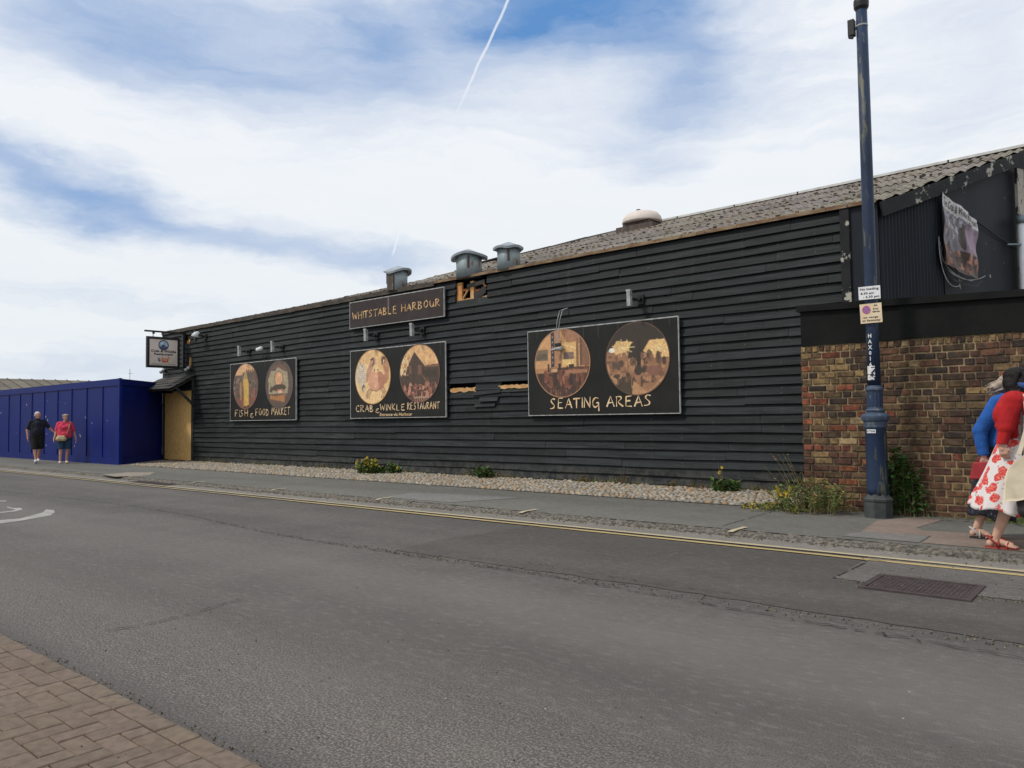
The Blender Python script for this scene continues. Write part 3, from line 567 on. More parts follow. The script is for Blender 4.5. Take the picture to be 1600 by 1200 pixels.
# hidden core behind the cladding: felt-covered box with an opening to the roof space
MB().box(-26.55, -3.3, 12.88, 13.0, 0, 4.42).box(-26.55, -26.45, 12.70, 12.88, 0, 4.42).build('inner_wall', 'felt', bld)
mb = MB()                                                   # left and back walls close the volume
mb.box(-26.6, -26.5, 12.66, 22.0, 0, 4.4); mb.box(-26.6, -1.0, 21.9, 22.0, 0, 4.4); mb.add([(-26.55, 12.7, 4.4), (-26.55, 17.3, 5.6), (-26.55, 21.9, 4.4)], [(0, 1, 2)])
mb.build('side_wall', 'board', bld)
holes = [(-12.33, -11.36, 4.02, 4.60), (-26.45, -24.5, -1, 2.42), (-25.05, -24.75, 3.92, 4.33), (-24.78, -24.6, 3.18, 3.55), (-12.55, -11.75, 1.93, 2.10), (-11.0, -10.12, 1.94, 2.10)]
mb = MB(); NC = 28
def board_piece(mb, x0, x1, z0, z1, tilt=0, jag=0, proud=.036, c=None):
    n_ = max(1, int((x1-x0)/.45)); vs = []; ph = random.uniform(0, 6); am = random.uniform(.002, .010); c = c or jit((1, 1, random.uniform(.96, 1.08)), .45)
    py = random.uniform(-.006, .004)
    for i in range(n_+1):
        t = i/n_; x = x0+(x1-x0)*t; w = am*math.sin(ph+x*1.1)+tilt*(t-.5); dxj = (random.uniform(-jag, jag) if i in (0, n_) else 0)
        wy = random.uniform(-.003, .003)
        vs += [(x+dxj, YW-.012+py, z1+w), (x, YW-proud-.022+py+wy, z0+w+.005), (x, YW-proud-.016+py+wy, z0+w), (x-dxj, YW-.008+py, z0+w)]
    fs = [(i*4+j, i*4+(j+1) % 4, (i+1)*4+(j+1) % 4, (i+1)*4+j) for i in range(n_) for j in range(4)]+[(3, 2, 1, 0), tuple(n_*4+j for j in range(4))]
    mb.add(vs, fs, c)
for i in range(NC):
    def zc(x, k): return .085+(Hw(x)-.14)*k/NC
    x = -26.6+ (0 if i % 2 else 0)
    joints = [x]
    while x < -3.80:
        x += random.uniform(1.6, 4.8); joints.append(min(x, -3.80))
    for a, b_ in zip(joints[:-1], joints[1:]):
        if b_-a < .05: continue
        xm = (a+b_)/2; z0, z1 = zc(xm, i), zc(xm, i+1)+.022; segs = [(a, b_)]
        for (h0, h1, g0, g1) in holes:
            if g0 < (z0+z1)/2 < g1:
                ns = []
                for (p, q) in segs:
                    if q <= h0 or p >= h1: ns.append((p, q)); continue
                    if p < h0: ns.append((p, h0))
                    if q > h1: ns.append((h1, q))
                segs = ns
        sl = (zc(b_, i)-zc(a, i))
        for (p, q) in segs:
            if q-p > .03: board_piece(mb, p+.003, q-.003, z0, z1, tilt=sl*(q-p)/(b_-a)+(random.uniform(-.012, .012) if random.random() < .15 else 0), jag=.03 if (p, q) != (a, b_) else 0, c=jit((1.35, 1.28, 1.15), .45) if xm < -17 else None)
wall = mb.build('weatherboard_wall', 'board', bld)
mb = MB()                                                   # pieces hanging loose below the split board
board_piece(mb, -11.78, -10.98, 1.88, 2.06, tilt=.05, proud=.06); board_piece(mb, -11.60, -11.05, 1.71, 1.87, tilt=.01, proud=.07); board_piece(mb, -11.75, -11.14, 1.60, 1.75, tilt=.015, proud=.055)
board_piece(mb, -10.98, -10.2, 1.90, 1.97, tilt=.0, proud=.045)
mb.build('loose_board', 'board', bld)
def ragged(mb, x0, x1, z0, z1, y, amp, th=.02, n_=14, c=(1, 1, 1)):
    top = [(x0+(x1-x0)*i/n_, z1+random.uniform(-amp, amp)) for i in range(n_+1)]; bot = [(x0+(x1-x0)*i/n_, z0+random.uniform(-amp, amp)) for i in range(n_+1)]
    vs = [(p[0], y, p[1]) for p in top+bot]+[(p[0], y+th, p[1]) for p in top+bot]; k = n_+1
    fs = []
    for i in range(n_): fs += [(i, k+i, k+i+1, i+1), (2*k+i, 2*k+i+1, 3*k+i+1, 3*k+i), (i, i+1, 2*k+i+1, 2*k+i), (k+i, 3*k+i, 3*k+i+1, k+i+1)]
    mb.add(vs, fs, c)
BT = lambda m_: m_.build('broken_timber', 'raw_wood', bld)
mb = MB(); ragged(mb, -12.53, -11.72, 1.955, 2.045, YW-.045, .018); BT(mb)
mb = MB(); ragged(mb, -11.05, -10.15, 1.985, 2.06, YW-.045, .014); BT(mb)
mb = MB(); mb.box(-12.34, -12.17, 12.67, 12.72, 4.03, 4.47, (1.0, .8, .6)); BT(mb)
mb = MB(); mb.box(-11.90, -11.80, 12.66, 12.74, 4.02, 4.46); BT(mb)
mb = MB(); mb.box(-12.17, -11.40, 12.675, 12.73, 4.02, 4.085); BT(mb)
mb = MB(); mb.obox((-12.12, 12.66, 4.09), (-11.97, 12.65, 4.26), .02, .04, (0, 1, 0)); BT(mb)
mb = MB(); mb.obox((-11.62, 12.70, 4.44), (-11.40, 12.66, 4.28), .02, .05, (0, 1, 0), (.5, .3, .2)); BT(mb)
mb = MB(); mb.box(-12.16, -11.92, 12.68, 12.74, 4.26, 4.31, (.35, .2, .14)); BT(mb)
mb = MB(); mb.box(-11.80, -11.44, 12.69, 12.74, 4.20, 4.26, (.35, .2, .14)); BT(mb)
mb = MB(); mb.box(-25.05, -24.74, 12.68, 12.73, 3.94, 4.10, (.95, .7, .45)); BT(mb)
mb = MB(); mb.box(-24.83, -24.76, 12.64, 12.70, 3.92, 4.12, (1.2, 1.2, 1.1)); BT(mb)
mb = MB(); mb.box(-25.02, -24.8, 12.70, 12.74, 4.12, 4.30, (.35, .27, .22)); BT(mb)
mb = MB(); mb.obox((-24.73, 12.63, 3.16), (-24.66, 12.63, 3.52), .03, .07, (0, 1, 0), (1.1, 1.1, 1.0)); BT(mb)
mb = MB(); mb.box(-24.74, -24.6, 12.70, 12.74, 3.2, 3.5, (.5, .3, .15)); BT(mb)
mb = MB()
board_piece(mb, -12.0, -11.45, 4.33, 4.42, tilt=.05, proud=-.02); board_piece(mb, -11.78, -11.42, 4.06, 4.24, tilt=.18, proud=-.02)
mb.build('torn_board', 'board_old', bld)
# eaves trim: dark weathered to the left, orange-brown metal edge to the right
mb = MB(); xs = np.linspace(-26.65, -13.0, 20)
for a, b_ in zip(xs[:-1], xs[1:]): mb.obox((a, YW-.07, Hw(a)-.015), (b_-.01, YW-.07, Hw(b_)-.015+random.uniform(-.008, .008)), .035, random.uniform(.10, .13), (0, 0, 1))
mb.build('fascia', 'old_trim', bld)
mb = MB(); xs = np.linspace(-13.0, -3.25, 14)
for a, b_ in zip(xs[:-1], xs[1:]): mb.obox((a, YW-.07, Hw(a)+.012), (b_-.004, YW-.07, Hw(b_)+.012+random.uniform(-.004, .004)), .04, .062, (0, 0, 1))
mb.build('metal_edge', 'rust_trim', bld)
mb = MB().box(-26.62, -26.44, YW-.05, YW+.03, .05, 4.4); mb.box(-24.54, -24.42, YW-.075, YW-.01, .07, 2.75); mb.box(-24.40, -24.30, YW-.07, YW-.05, 4.0, 4.4)
mb.build('corner_board', 'board_old', bld)
MB().box(-3.80, -3.66, YW-.07, YW+.02, .05, 4.575).build('corner_post', 'peeling', bld)
MB().box(-3.66, -3.25, YW-.03, YW+.1, .05, 4.58).build('flat_panel', 'black_steel_clean', bld)
door = thing('boarded_doorway', (-25.5, 12.6, .05), 'doorway boarded up with tall orange chipboard sheets under the small canopy', 'boarded door')
mb = MB().box(-26.40, -25.83, 12.60, 12.618, .10, 2.36).box(-25.825, -24.56, 12.588, 12.606, .09, 2.40); mb.build('chipboard_sheet', 'osb', door)
MB().box(-26.1, -25.9, 12.57, 12.61, .065, .115).box(-24.85, -24.70, 12.56, 12.60, .065, .12).build('block', 'raw_wood', door)
MB().box(-26.46, -26.40, 12.56, 12.64, .06, 2.45).box(-26.46, -24.54, 12.57, 12.64, 2.405, 2.47).build('door_frame', 'board_old', door)
# canopy
cp = thing('door_canopy', (-25.5, 12.6, 2.4), 'small shingled timber canopy bracketed over the boarded doorway', 'canopy')
mb = MB(); cy0, cy1, cz0, cz1 = YW-.07, 11.78, 2.90, 2.46
for k in range(5):
    t0, t1 = k/5, (k+1)/5+.03; a, b_ = (cy0+(cy1-cy0)*t0, cz0+(cz1-cz0)*t0), (cy0+(cy1-cy0)*t1, cz0+(cz1-cz0)*t1)
    x = -26.65
    while x < -24.32:
        x2 = min(x+random.uniform(.5, 1.1), -24.30); dz_ = random.uniform(-.006, .006)
        mb.add([(x, a[0], a[1]+dz_), (x2-.006, a[0], a[1]+dz_), (x2-.006, b_[0], b_[1]+.03+dz_), (x, b_[0], b_[1]+.03+dz_), (x, a[0], a[1]-.012), (x2-.006, a[0], a[1]-.012), (x2-.006, b_[0], b_[1]+.004+dz_), (x, b_[0], b_[1]+.004+dz_)],
               [(0, 1, 2, 3), (7, 6, 5, 4), (3, 2, 6, 7), (0, 3, 7, 4), (1, 5, 6, 2)], jit((1.7, 1.6, 1.5), .3)); x = x2
mb.build('shingles', 'board_old', cp)
for xx in (-26.55, -24.42):
    MB().obox((xx, YW-.06, 2.84), (xx, 11.86, 2.42), .06, .08).build('rafter', 'board_old', cp); MB().obox((xx, YW-.07, 2.36), (xx, 12.55, 2.86), .07, .07, (0, 1, 0)).build('wall_post', 'board_old', cp); MB().obox((xx, 12.60, 1.92), (xx, 12.02, 2.46), .05, .08).build('brace', 'board_old', cp)
MB().box(-26.6, -24.37, 11.84, 11.90, 2.38, 2.45).build('front_beam', 'board_old', cp)
for xx in np.linspace(-26.3, -24.7, 5): MB().box(xx-.03, xx+.03, 11.80, 11.84, 2.40, 2.45).build('rafter_end', 'board_old', cp)
# roof
RX = np.array([-26.7, -22, -19.5, -17.3, -16.0, -15.3, -14.3, -13.1, -10.9, -7.2, -4.8, -1.6]); RZ = np.array([5.72, 5.78, 5.84, 5.90, 5.98, 6.10, 6.13, 6.17, 6.27, 6.28, 6.30, 6.34])
G0 = np.array([-3.25, YW]); G1 = np.array([-1.70, 17.3]); gd = (G1-G0)/np.linalg.norm(G1-G0); gn = np.array([gd[1], -gd[0]])
def ridz(x): return float(np.interp(x, RX, RZ))
def roofz(x, y): t = (y-YW)/(17.3-YW); return (Hw(min(x, -3))+.015)*(1-t)+ridz(x)*t
def gx_at(y): return G0[0]+(y-YW)*(G1[0]-G0[0])/(G1[1]-G0[1])
rows = [12.615, 13.75, 14.95, 16.15, 17.36]; mb = MB(); pit = .146
for r_ in range(4):
    y0, y1 = rows[r_]-(.10 if r_ else 0), rows[r_+1]; x = -26.75
    while x < -1.2:
        w = pit*7
        dz_ = .012+random.uniform(0, .010); c = jit((1, random.uniform(.94, 1.0), random.uniform(.88, 1)), .22); n_ = 42; vs = []
        for j in range(4):
            y = y0+(y1-y0)*j/3
            for i in range(n_+1):
                xx = x+w*i/n_+.0; lim = gx_at(y)+.13; xc = min(xx, lim); z = roofz(xc, y)+.017*math.cos(2*math.pi*xx/pit)+dz_*(1-j/3)+(.008 if j == 0 else 0)
                vs.append((xc, y+random.uniform(-.012, .012)*(j == 0), z))
        for j in range(4):
            y = y0+(y1-y0)*j/3
        base = len(vs); vs += [(p[0], p[1], p[2]-.012) for p in vs[:n_+1]]
        fs = [(j*(n_+1)+i, j*(n_+1)+i+1, (j+1)*(n_+1)+i+1, (j+1)*(n_+1)+i) for j in range(3) for i in range(n_) if vs[j*(n_+1)+i+1][0]-vs[j*(n_+1)+i][0] > 1e-5]
        fs += [(i, base+i, base+i+1, i+1) for i in range(n_) if vs[i+1][0]-vs[i][0] > 1e-5]
        if fs: mb.add(vs, fs, c)
        # hook bolts and moss lumps along the lap
        for q in range(5):
            bx, by = x+random.uniform(0, w), y0+random.uniform(.04, .5)
            if bx < gx_at(by): s_ = random.uniform(.010, .028); bz = roofz(bx, by)+.03; mb.box(bx-s_, bx+s_, by-s_, by+s_, bz-.02, bz+s_*.8, random.choice([(.2, .17, .14), (.9, .65, .4), (.3, .26, .2)]))
        x += w
roof = mb.build('roof', 'roof_sheet', bld, smooth=False)
mb = MB(); mb.add([(-26.7, 17.3, ridz(-26.7)), (-1.6, 17.3, ridz(-1.6)), (-.6, 22.3, 4.35), (-26.7, 22.3, 4.35)], [(0, 1, 2, 3)]); mb.build('back_slope', 'roof_sheet', roof)
mb = MB()
for a, b_ in zip(np.linspace(-10.6, -1.6, 7)[:-1], np.linspace(-10.6, -1.6, 7)[1:]): mb.obox((a, 17.36, ridz(a)+.035), (b_+.03, 17.36, ridz(b_)+.035), .26, .05)
mb.build('ridge_cap', 'ridge_metal', roof)
mb = MB()
for a, b_ in zip(np.linspace(-26.7, -10.6, 14)[:-1], np.linspace(-26.7, -10.6, 14)[1:]): mb.obox((a, 17.36, ridz(a)+.01), (b_-.02, 17.36, ridz(b_)+.01+random.uniform(-.01, .02)), .22, .05)
mb.obox((-16.1, 17.1, 6.02), (-14.5, 17.1, 6.10), .3, .03, c=(.5, .5, .5)); mb.obox((-15.9, 16.7, 5.95), (-15.5, 16.9, 6.09), .2, .02)
mb.build('dark_ridge_cap', 'ridge_dark', roof)
# gable wall: corrugated, then flat steel, with bargeboard
def gp(s, z, off=0): p = G0+gd*s+gn*off; return (p[0], p[1], z)
SL = float(np.linalg.norm(G1-G0)); nn3 = np.array([gn[0], gn[1], 0.0]); G3 = (G0[0], G0[1], 0.0)
def gpx(px, py, off=0): q = atP(px, py, (G0[0]+gn[0]*off, G0[1]+gn[1]*off, 0), nn3); return float(np.dot(q[:2]-G0, gd)), float(q[2])
s_a = gpx(1472, 380)[0]
def rz_s(s): y = G0[1]+gd[1]*s; return roofz(gx_at(y), y)-.04 if y < 17.3 else ridz(-1.6)-(y-17.3)*.38
mb = MB(); n_ = 170; vs = []
for i in range(n_+1):
    s = .02+(s_a-.02)*i/n_; o_ = .012*math.cos(2*math.pi*s/.09); vs += [gp(s, .05, o_), gp(s, rz_s(s)-.02, o_)]
mb.add(vs, [(2*i, 2*i+2, 2*i+3, 2*i+1) for i in range(n_)]); mb.build('corrugated_wall', 'black_steel_clean', bld)
mb = MB(); ss = np.linspace(s_a, SL*2, 40); vs = []
for s in ss: vs += [gp(s, .05, -.09), gp(s, rz_s(s)-.02, -.09)]
mb.add(vs, [(2*i, 2*i+2, 2*i+3, 2*i+1) for i in range(39)]); mb.add([gp(s_a, .05, -.09), gp(s_a, .05, .02), gp(s_a, rz_s(s_a), .02), gp(s_a, rz_s(s_a), -.09)], [(0, 1, 2, 3)])
mb.build('steel_wall', 'black_steel', bld)
mb = MB(); ss = np.linspace(-.05, SL, 8)
for a, b_ in zip(ss[:-1], ss[1:]): mb.obox(gp(a, rz_s(a)-.10, .10), gp(b_-.005, rz_s(b_)-.10, .10), .03, .22)
mb.build('bargeboard', 'peeling', bld)
# pale peeling strip and downpipe at the edge of frame
s0, _ = gpx(1588, 300); MB().obox(gp(s0+.12, 2.6, .0), gp(s0+.12, rz_s(s0)-.25, .0), .05, .24, (gd[0], gd[1], 0)).build('peeling_strip', 'peeling_pale', bld)
_, zt = gpx(1595, 346, .08); sp_, _ = gpx(1596.5, 400, .08)
dp = MB().tube([gp(sp_+.02, .1, .08), gp(sp_+.02, zt, .08)], .055, 14).build('downpipe', 'plate_white', bld, smooth=True)
MB().tube([gp(sp_+.02, zt-.04, .08), gp(sp_+.02, zt+.10, .08)], .07, 14).build('pipe_collar', 'galv', dp, smooth=True)
MB().tube([gp(sp_-.35, zt-.45, .02), gp(sp_+.1, zt-.42, .12)], .015, 8).build('stay_bar', 'galv', dp)
mb = MB()
pA, pB = gpx(1530, 345), gpx(1592, 388); mb.tube([gp(pA[0], pA[1], -.05), gp(pB[0], pB[1], -.05)], .012, 6)
for q in range(9):
    a = gpx(1466+q*.6, 370+q*2, .04); e = gpx(1496+q*5, 452-(q%3)*8, .06); mid = gpx(1472+q*5, 440+random.uniform(-4, 26), .1)
    mid2 = gpx(1466-q*.5, 395+q*4, .08)
    P = [Vector(gp(a[0], a[1], .05)), Vector(gp(mid2[0], mid2[1], .08)), Vector(gp(mid[0], mid[1], .12)), Vector(gp(e[0], e[1]+.05, .1))]
    pts = []
    for t in np.linspace(0, 1, 12): t = float(t); pts.append(P[0]*(1-t)**3+P[1]*3*t*(1-t)**2+P[2]*3*t*t*(1-t)+P[3]*t**3)
    mb.tube(pts, .007, 5, (1, 1, 1), 0 if q % 4 else 1)
cb = mb.build('cable_bundle', ['black_plastic', 'trim_alu'], smooth=True, label='tangle of dark loose cables hanging below the torn banner', cat='cables')
# ------------------------------------------------------------------ wall signs
YS = 12.535
def sign(label, x0, x1, z0, z1, mat, drips=0):
    t = thing('wall_sign', ((x0+x1)/2, YS, z0), label, 'sign')
    mb = MB().box(x0, x1, YS, YS+.025, z0, z1)
    for k in range(drips):
        xx = x0+.25+(x1-x0-.4)*k/(drips-1)+random.uniform(-.03, .03); mb.box(xx-.012, xx+.012, YS-.0015, YS+.001, z1-random.uniform(.10, .34), z1-.02, (2.6, 2.7, 2.8))
    for k in range(drips//2):
        xx, zz = random.uniform(x0+.1, x1-.1), random.uniform(z0+.1, z1-.1); L = random.uniform(.02, .12); mb.box(xx-.004, xx+.004, YS-.0013, YS+.001, zz-L, zz, (3, 3, 3))
    mb.build('board', mat, t); b_ = .016
    mb = MB().box(x0-.006, x1+.006, YS-.006, YS+.031, z1-b_, z1+.006).box(x0-.006, x1+.006, YS-.006, YS+.031, z0-.006, z0+b_*.6)
    mb.box(x0-.006, x0+b_*.6, YS-.0055, YS+.0305, z0+b_*.6, z1-b_).box(x1-b_*.6, x1+.006, YS-.0055, YS+.0305, z0+b_*.6, z1-b_)
    mb.build('trim', 'trim_alu', t)
    mb = MB()
    for xx in (x0+.3, (x0+x1)/2, x1-.3): mb.box(xx-.03, xx+.03, YS+.031, YS+.085, z0+.05, z1-.05)
    mb.build('batten', 'board_old', t)
    return t
def picture(parent, P, cx_, cz_, r, rim=(150, 110, 80)):
    mb = MB(); P.mesh(mb, lambda u_, v_: (cx_+(u_-.5)*2*r, YS-.006, cz_+(v_-.5)*2*r), True)
    mb.lathe(0, 0, [(0, 0)], 3) if False else None
    rc = lin(*rim); N = 64; vs = []
    for k in range(N):
        a = 2*math.pi*k/N
        for (rr, yy) in ((r*1.012, YS-.001), (r*1.012, YS-.008), (r*.982, YS-.0082), (r*.982, YS-.001)): vs.append((cx_+rr*math.cos(a), yy, cz_+rr*math.sin(a)))
    mb.add(vs, [(k*4+j, ((k+1) % N)*4+j, ((k+1) % N)*4+j+1, k*4+j+1) for k in range(N) for j in range(3)], rc)
    return mb.build('picture', 'print', parent)
def speckle(P, n_, cols, reg, smin, smax, a=.8):
    for _ in range(n_):
        x_, y_ = rng.uniform(reg[0], reg[1]), rng.uniform(reg[2], reg[3]); P.ell(x_, y_, rng.uniform(smin, smax), rng.uniform(smin, smax)*rng.uniform(.6, 1.8), cols[rng.randint(len(cols))], a)
# harbour name board
t = sign('long plum brown board lettered WHITSTABLE HARBOUR under the wall top', -16.10, -12.62, 3.72, 4.405, 'sign_brown')
mb = MB(); handwrite(mb, 'WHITSTABLE', -15.98, -14.25, 3.945, .185, YS-.004, .026, slope=.008); handwrite(mb, 'HARBOUR', -14.10, -12.74, 3.965, .175, YS-.004, .026, slope=.01); mb.build('lettering', 'gold', t)
MB().box(-14.60, -14.55, YS-.0016, YS+.001, 4.08, 4.38, (4, 4.2, 4.4)).box(-12.74, -12.72, YS-.0015, YS+.001, 4.28, 4.37, (2.5, 2.5, 2.5)).box(-14.28, -14.26, YS-.0016, YS+.001, 4.33, 4.35, (3, 3, 3)).build('scuff', 'sign_brown', t)
# fish and food market
t = sign('black board lettered FISH & FOOD MARKET with a yellow raincoat picture', -22.0, -18.51, 1.375, 3.12, 'sign_dark', 12)
P = Paint(72, None, (205, 155, 105)); P.rect(0, 1, 0, .75, (95, 75, 62), 1, .2); P.poly([(0, .72), (.38, .72), (.38, .80), (1, .82), (1, 0), (0, 0)], (92, 76, 66), 1, .25); speckle(P, 90, [(70, 58, 56), (120, 100, 84), (105, 70, 58), (60, 52, 54), (140, 115, 95)], (0, 1, .22, .74), .02, .06)
for i in range(6): P.ell(.55+i*.08, .82, .03, .05, (100, 62, 50))
P.rect(0, 1, 0, .25, (120, 72, 60), 1, .2); P.rect(.28, .34, .2, .6, (165, 120, 80)); P.rect(.80, .88, .2, .45, (150, 70, 66))
P.poly([(.40, .06), (.42, .35), (.37, .55), (.41, .66), (.46, .80), (.54, .80), (.58, .66), (.63, .55), (.62, .3), (.63, .06)], (196, 152, 38), 1, .12); P.poly([(.40, .06), (.42, .35), (.37, .55), (.41, .66), (.44, .3), (.45, .06)], (160, 118, 30)); P.poly([(.44, .66), (.47, .80), (.53, .80), (.56, .66)], (150, 140, 82)); P.ell(.48, .05, .05, .025, (40, 30, 25)); P.ell(.60, .06, .05, .025, (40, 30, 25))
picture(t, P, -21.12, 2.41, .69, (110, 85, 70))
P = Paint(72, None, (84, 68, 62)); P.poly([(.12, .30), (.10, .62), (.20, .80), (.36, .78), (.45, .88), (.60, .80), (.80, .74), (.84, .50), (.80, .30)], (150, 138, 108), 1, .12); P.poly([(.18, .80), (.35, .88), (.6, .92), (.84, .74), (.70, .78), (.56, .84), (.40, .86)], (112, 74, 58))
P.ell(.49, .62, .155, .155, (60, 50, 42)); P.ell(.49, .62, .14, .14, (205, 150, 105)); P.ell(.50, .43, .25, .075, (66, 56, 42), 1, .15); P.poly([(.14, .36), (.20, .47), (.30, .43), (.22, .33)], (70, 58, 44)); P.ell(.54, .36, .14, .045, (165, 105, 80)); P.ell(.54, .345, .08, .025, (215, 170, 150))
P.poly([(.18, .20), (.16, .28), (.40, .26), (.74, .29), (.70, .12), (.50, .16)], (176, 112, 40), 1, .2)
for i in range(9): P.line([(.22+i*.06, .13), (.19+i*.065, .27)], .008, (120, 74, 24))
picture(t, P, -19.34, 2.40, .69, (95, 80, 76))
mb = MB(); handwrite(mb, 'FISH', -21.73, -20.98, 1.50, .20, YS-.004, .024); handwrite(mb, '&', -20.88, -20.68, 1.46, .17, YS-.004, .018); handwrite(mb, 'FOOD', -20.58, -19.86, 1.51, .20, YS-.004, .024); handwrite(mb, 'MARKET', -19.72, -18.80, 1.53, .21, YS-.004, .026); mb.build('lettering', 'gold_pale', t)
# crab and winkle restaurant
t = sign('black board lettered CRAB & WINKLE RESTAURANT with a pink crab picture', -16.08, -12.59, 1.39, 3.135, 'sign_dark', 8)
P = Paint(84, None, (222, 182, 120)); P.put((P.U-.4)**2+(P.V-.2)**2 > .30, (208, 160, 98), .5); P.ell(.17, .55, .15, .22, (196, 180, 158), 1, .06)
for i in range(9): P.line([(.05+.01*i, .42+.032*i), (.29-.005*i, .40+.035*i)], .004, (160, 146, 132))
P.ell(.24, .30, .045, .07, (110, 96, 88)); P.ell(.255, .27, .03, .045, (190, 175, 155)); P.line([(.20, .70), (.12, .80)], .006, (130, 110, 90)); P.line([(.22, .70), (.24, .82)], .006, (130, 110, 90))
P.poly([(.30, .40), (.34, .62), (.42, .74), (.47, .84), (.58, .84), (.60, .74), (.52, .68), (.46, .56), (.42, .42)], (184, 132, 104), 1, .06); P.poly([(.80, .42), (.84, .58), (.76, .72), (.74, .84), (.86, .86), (.95, .68), (.95, .48), (.88, .36)], (176, 118, 82), 1, .06)
P.poly([(.50, .68), (.55, .76), (.53, .86), (.44, .83), (.47, .76)], (104, 72, 60)); P.poly([(.49, .72), (.515, .80), (.47, .80)], (222, 184, 140)); P.poly([(.76, .70), (.74, .80), (.78, .87), (.88, .84), (.84, .74)], (104, 72, 60)); P.poly([(.80, .72), (.80, .80), (.84, .80)], (222, 184, 140))
P.poly([(.38, .48), (.44, .56), (.53, .60), (.60, .57), (.66, .60), (.76, .57), (.84, .50), (.86, .38), (.78, .28), (.60, .23), (.46, .27), (.38, .36)], (204, 142, 110), 1, .05); P.poly([(.66, .60), (.76, .57), (.84, .50), (.86, .38), (.78, .28), (.68, .25), (.66, .40)], (176, 112, 82), 1, .05); P.ell(.57, .43, .09, .12, (218, 160, 126), .6)
P.ell(.55, .62, .018, .018, (90, 58, 48)); P.ell(.65, .62, .018, .018, (90, 58, 48)); P.line([(.44, .27), (.60, .235), (.78, .29)], .008, (142, 84, 64))
for k_ in range(3): P.line([(.42+.04*k_, .29-.02*k_), (.33+.03*k_, .20-.02*k_), (.31+.05*k_, .10)], .010, (140, 98, 80)); P.line([(.80-.04*k_, .30-.02*k_), (.88-.04*k_, .20), (.84-.05*k_, .11)], .010, (150, 96, 72))
picture(t, P, -15.19, 2.43, .69, (150, 112, 66))
P = Paint(84, None, (210, 160, 98)); speckle(P, 60, [(226, 184, 124), (196, 140, 80)], (0, 1, .55, 1), .02, .06, .5); P.poly([(0, 0), (0, .52), (.16, .58), (.38, .88), (.66, .60), (1, .61), (1, 0)], (66, 48, 42), 1, .2)
for i in range(34): P.line([(.05+i*.028, .3), (.05+i*.028, .58)], .004, (92, 68, 58) if i % 2 else (52, 38, 34), .6)
P.rect(.24, .30, .50, .64, (112, 74, 58)); P.rect(.46, .56, .48, .64, (112, 72, 56)); P.rect(.17, .24, .40, .50, (58, 42, 38)); P.rect(.60, .92, .42, .55, (52, 38, 36)); P.poly([(.66, .60), (.66, .635), (1, .64), (1, .60)], (120, 84, 66))
speckle(P, 70, [(214, 170, 118), (160, 110, 66), (230, 200, 150)], (.02, .22, .48, .82), .01, .025, .9); P.rect(0, 1, 0, .26, (96, 54, 42), 1, .3)
speckle(P, 120, [(160, 92, 70), (70, 46, 42), (182, 120, 96), (50, 36, 34), (140, 74, 56)], (.12, .92, .10, .30), .012, .04, .9); P.line([(.58, .46), (.80, .22)], .009, (126, 82, 66)); P.line([(.63, .48), (.86, .22)], .006, (110, 74, 60))
P.rect(.36, .80, .075, .10, (170, 130, 110))
for i in range(8): P.line([(.38+i*.055, .10), (.40+i*.055, .0)], .007, (170, 130, 112))
picture(t, P, -13.47, 2.44, .69, (120, 88, 74))
mb = MB(); handwrite(mb, 'CRAB', -15.86, -15.15, 1.555, .165, YS-.004, .024); handwrite(mb, '&', -15.10, -14.93, 1.52, .14, YS-.004, .018); handwrite(mb, 'WINKLE', -14.90, -13.98, 1.575, .155, YS-.004, .024); handwrite(mb, 'RESTAURANT', -13.90, -12.80, 1.585, .165, YS-.004, .024); mb.build('lettering', 'gold_pale', t)
mb = MB(); put_text(mb, 'Entrance via Harbour', lambda a, b_: (a, YS-.003, b_), -14.92, -13.74, 1.438, .075, .012, shear=.1); mb.build('small_lettering', 'gold_pale', t)
# seating areas
t = sign('dark board lettered SEATING AREAS with two round restaurant pictures', -10.14, -6.635, 1.39, 3.15, 'sign_dark', 9)
P = Paint(96, None, (196, 142, 84)); P.poly([(.25, 1), (.48, .98), (.62, .75), (1, .80), (1, 1)], (158, 106, 72)); P.poly([(.85, .45), (.85, 1), (1, 1), (1, .45)], (128, 84, 60)); P.rect(.50, .78, .45, .80, (206, 160, 92)); P.line([(.50, .78), (.78, .70)], .008, (220, 186, 120)); P.rect(.48, .50, .45, .84, (140, 96, 62)); P.rect(.76, .80, .42, .84, (132, 90, 58)); P.rect(.82, .86, .45, .88, (104, 70, 52))
P.rect(.30, .36, .45, .98, (38, 34, 66))
for i in range(6): P.ell(.33, .52+i*.075, .010, .018, (150, 130, 120))
P.rect(.36, .48, .35, 1, (170, 118, 76)); P.rect(.0, .25, .55, .72, (120, 100, 74)); P.rect(.03, .23, .57, .66, (92, 80, 64), 1, .3); P.rect(.53, .72, .55, .66, (120, 96, 88), 1, .3); P.rect(.52, .72, .47, .55, (214, 176, 98), 1, .2)
P.rect(0, 1, 0, .44, (78, 46, 38), 1, .25); P.rect(0, .28, .36, .44, (170, 118, 70)); speckle(P, 50, [(120, 62, 46), (52, 34, 32), (150, 92, 64)], (.05, .95, .05, .42), .015, .05, .8)
for i in range(9):
    x_ = .10+i*.095; y_ = .30+.05*math.sin(i*2.1); P.rect(x_-.03, x_+.03, y_-.12, y_+.06, (132, 66, 46) if i % 3 else (38, 26, 26)); P.line([(x_-.03, y_-.12), (x_-.035, y_-.32)], .008, (52, 32, 30)); P.line([(x_+.03, y_-.12), (x_+.035, y_-.30)], .008, (52, 32, 30)); P.line([(x_-.02, y_-.08), (x_-.02, y_+.04)], .005, (60, 34, 30)); P.line([(x_+.01, y_-.08), (x_+.01, y_+.04)], .005, (60, 34, 30))
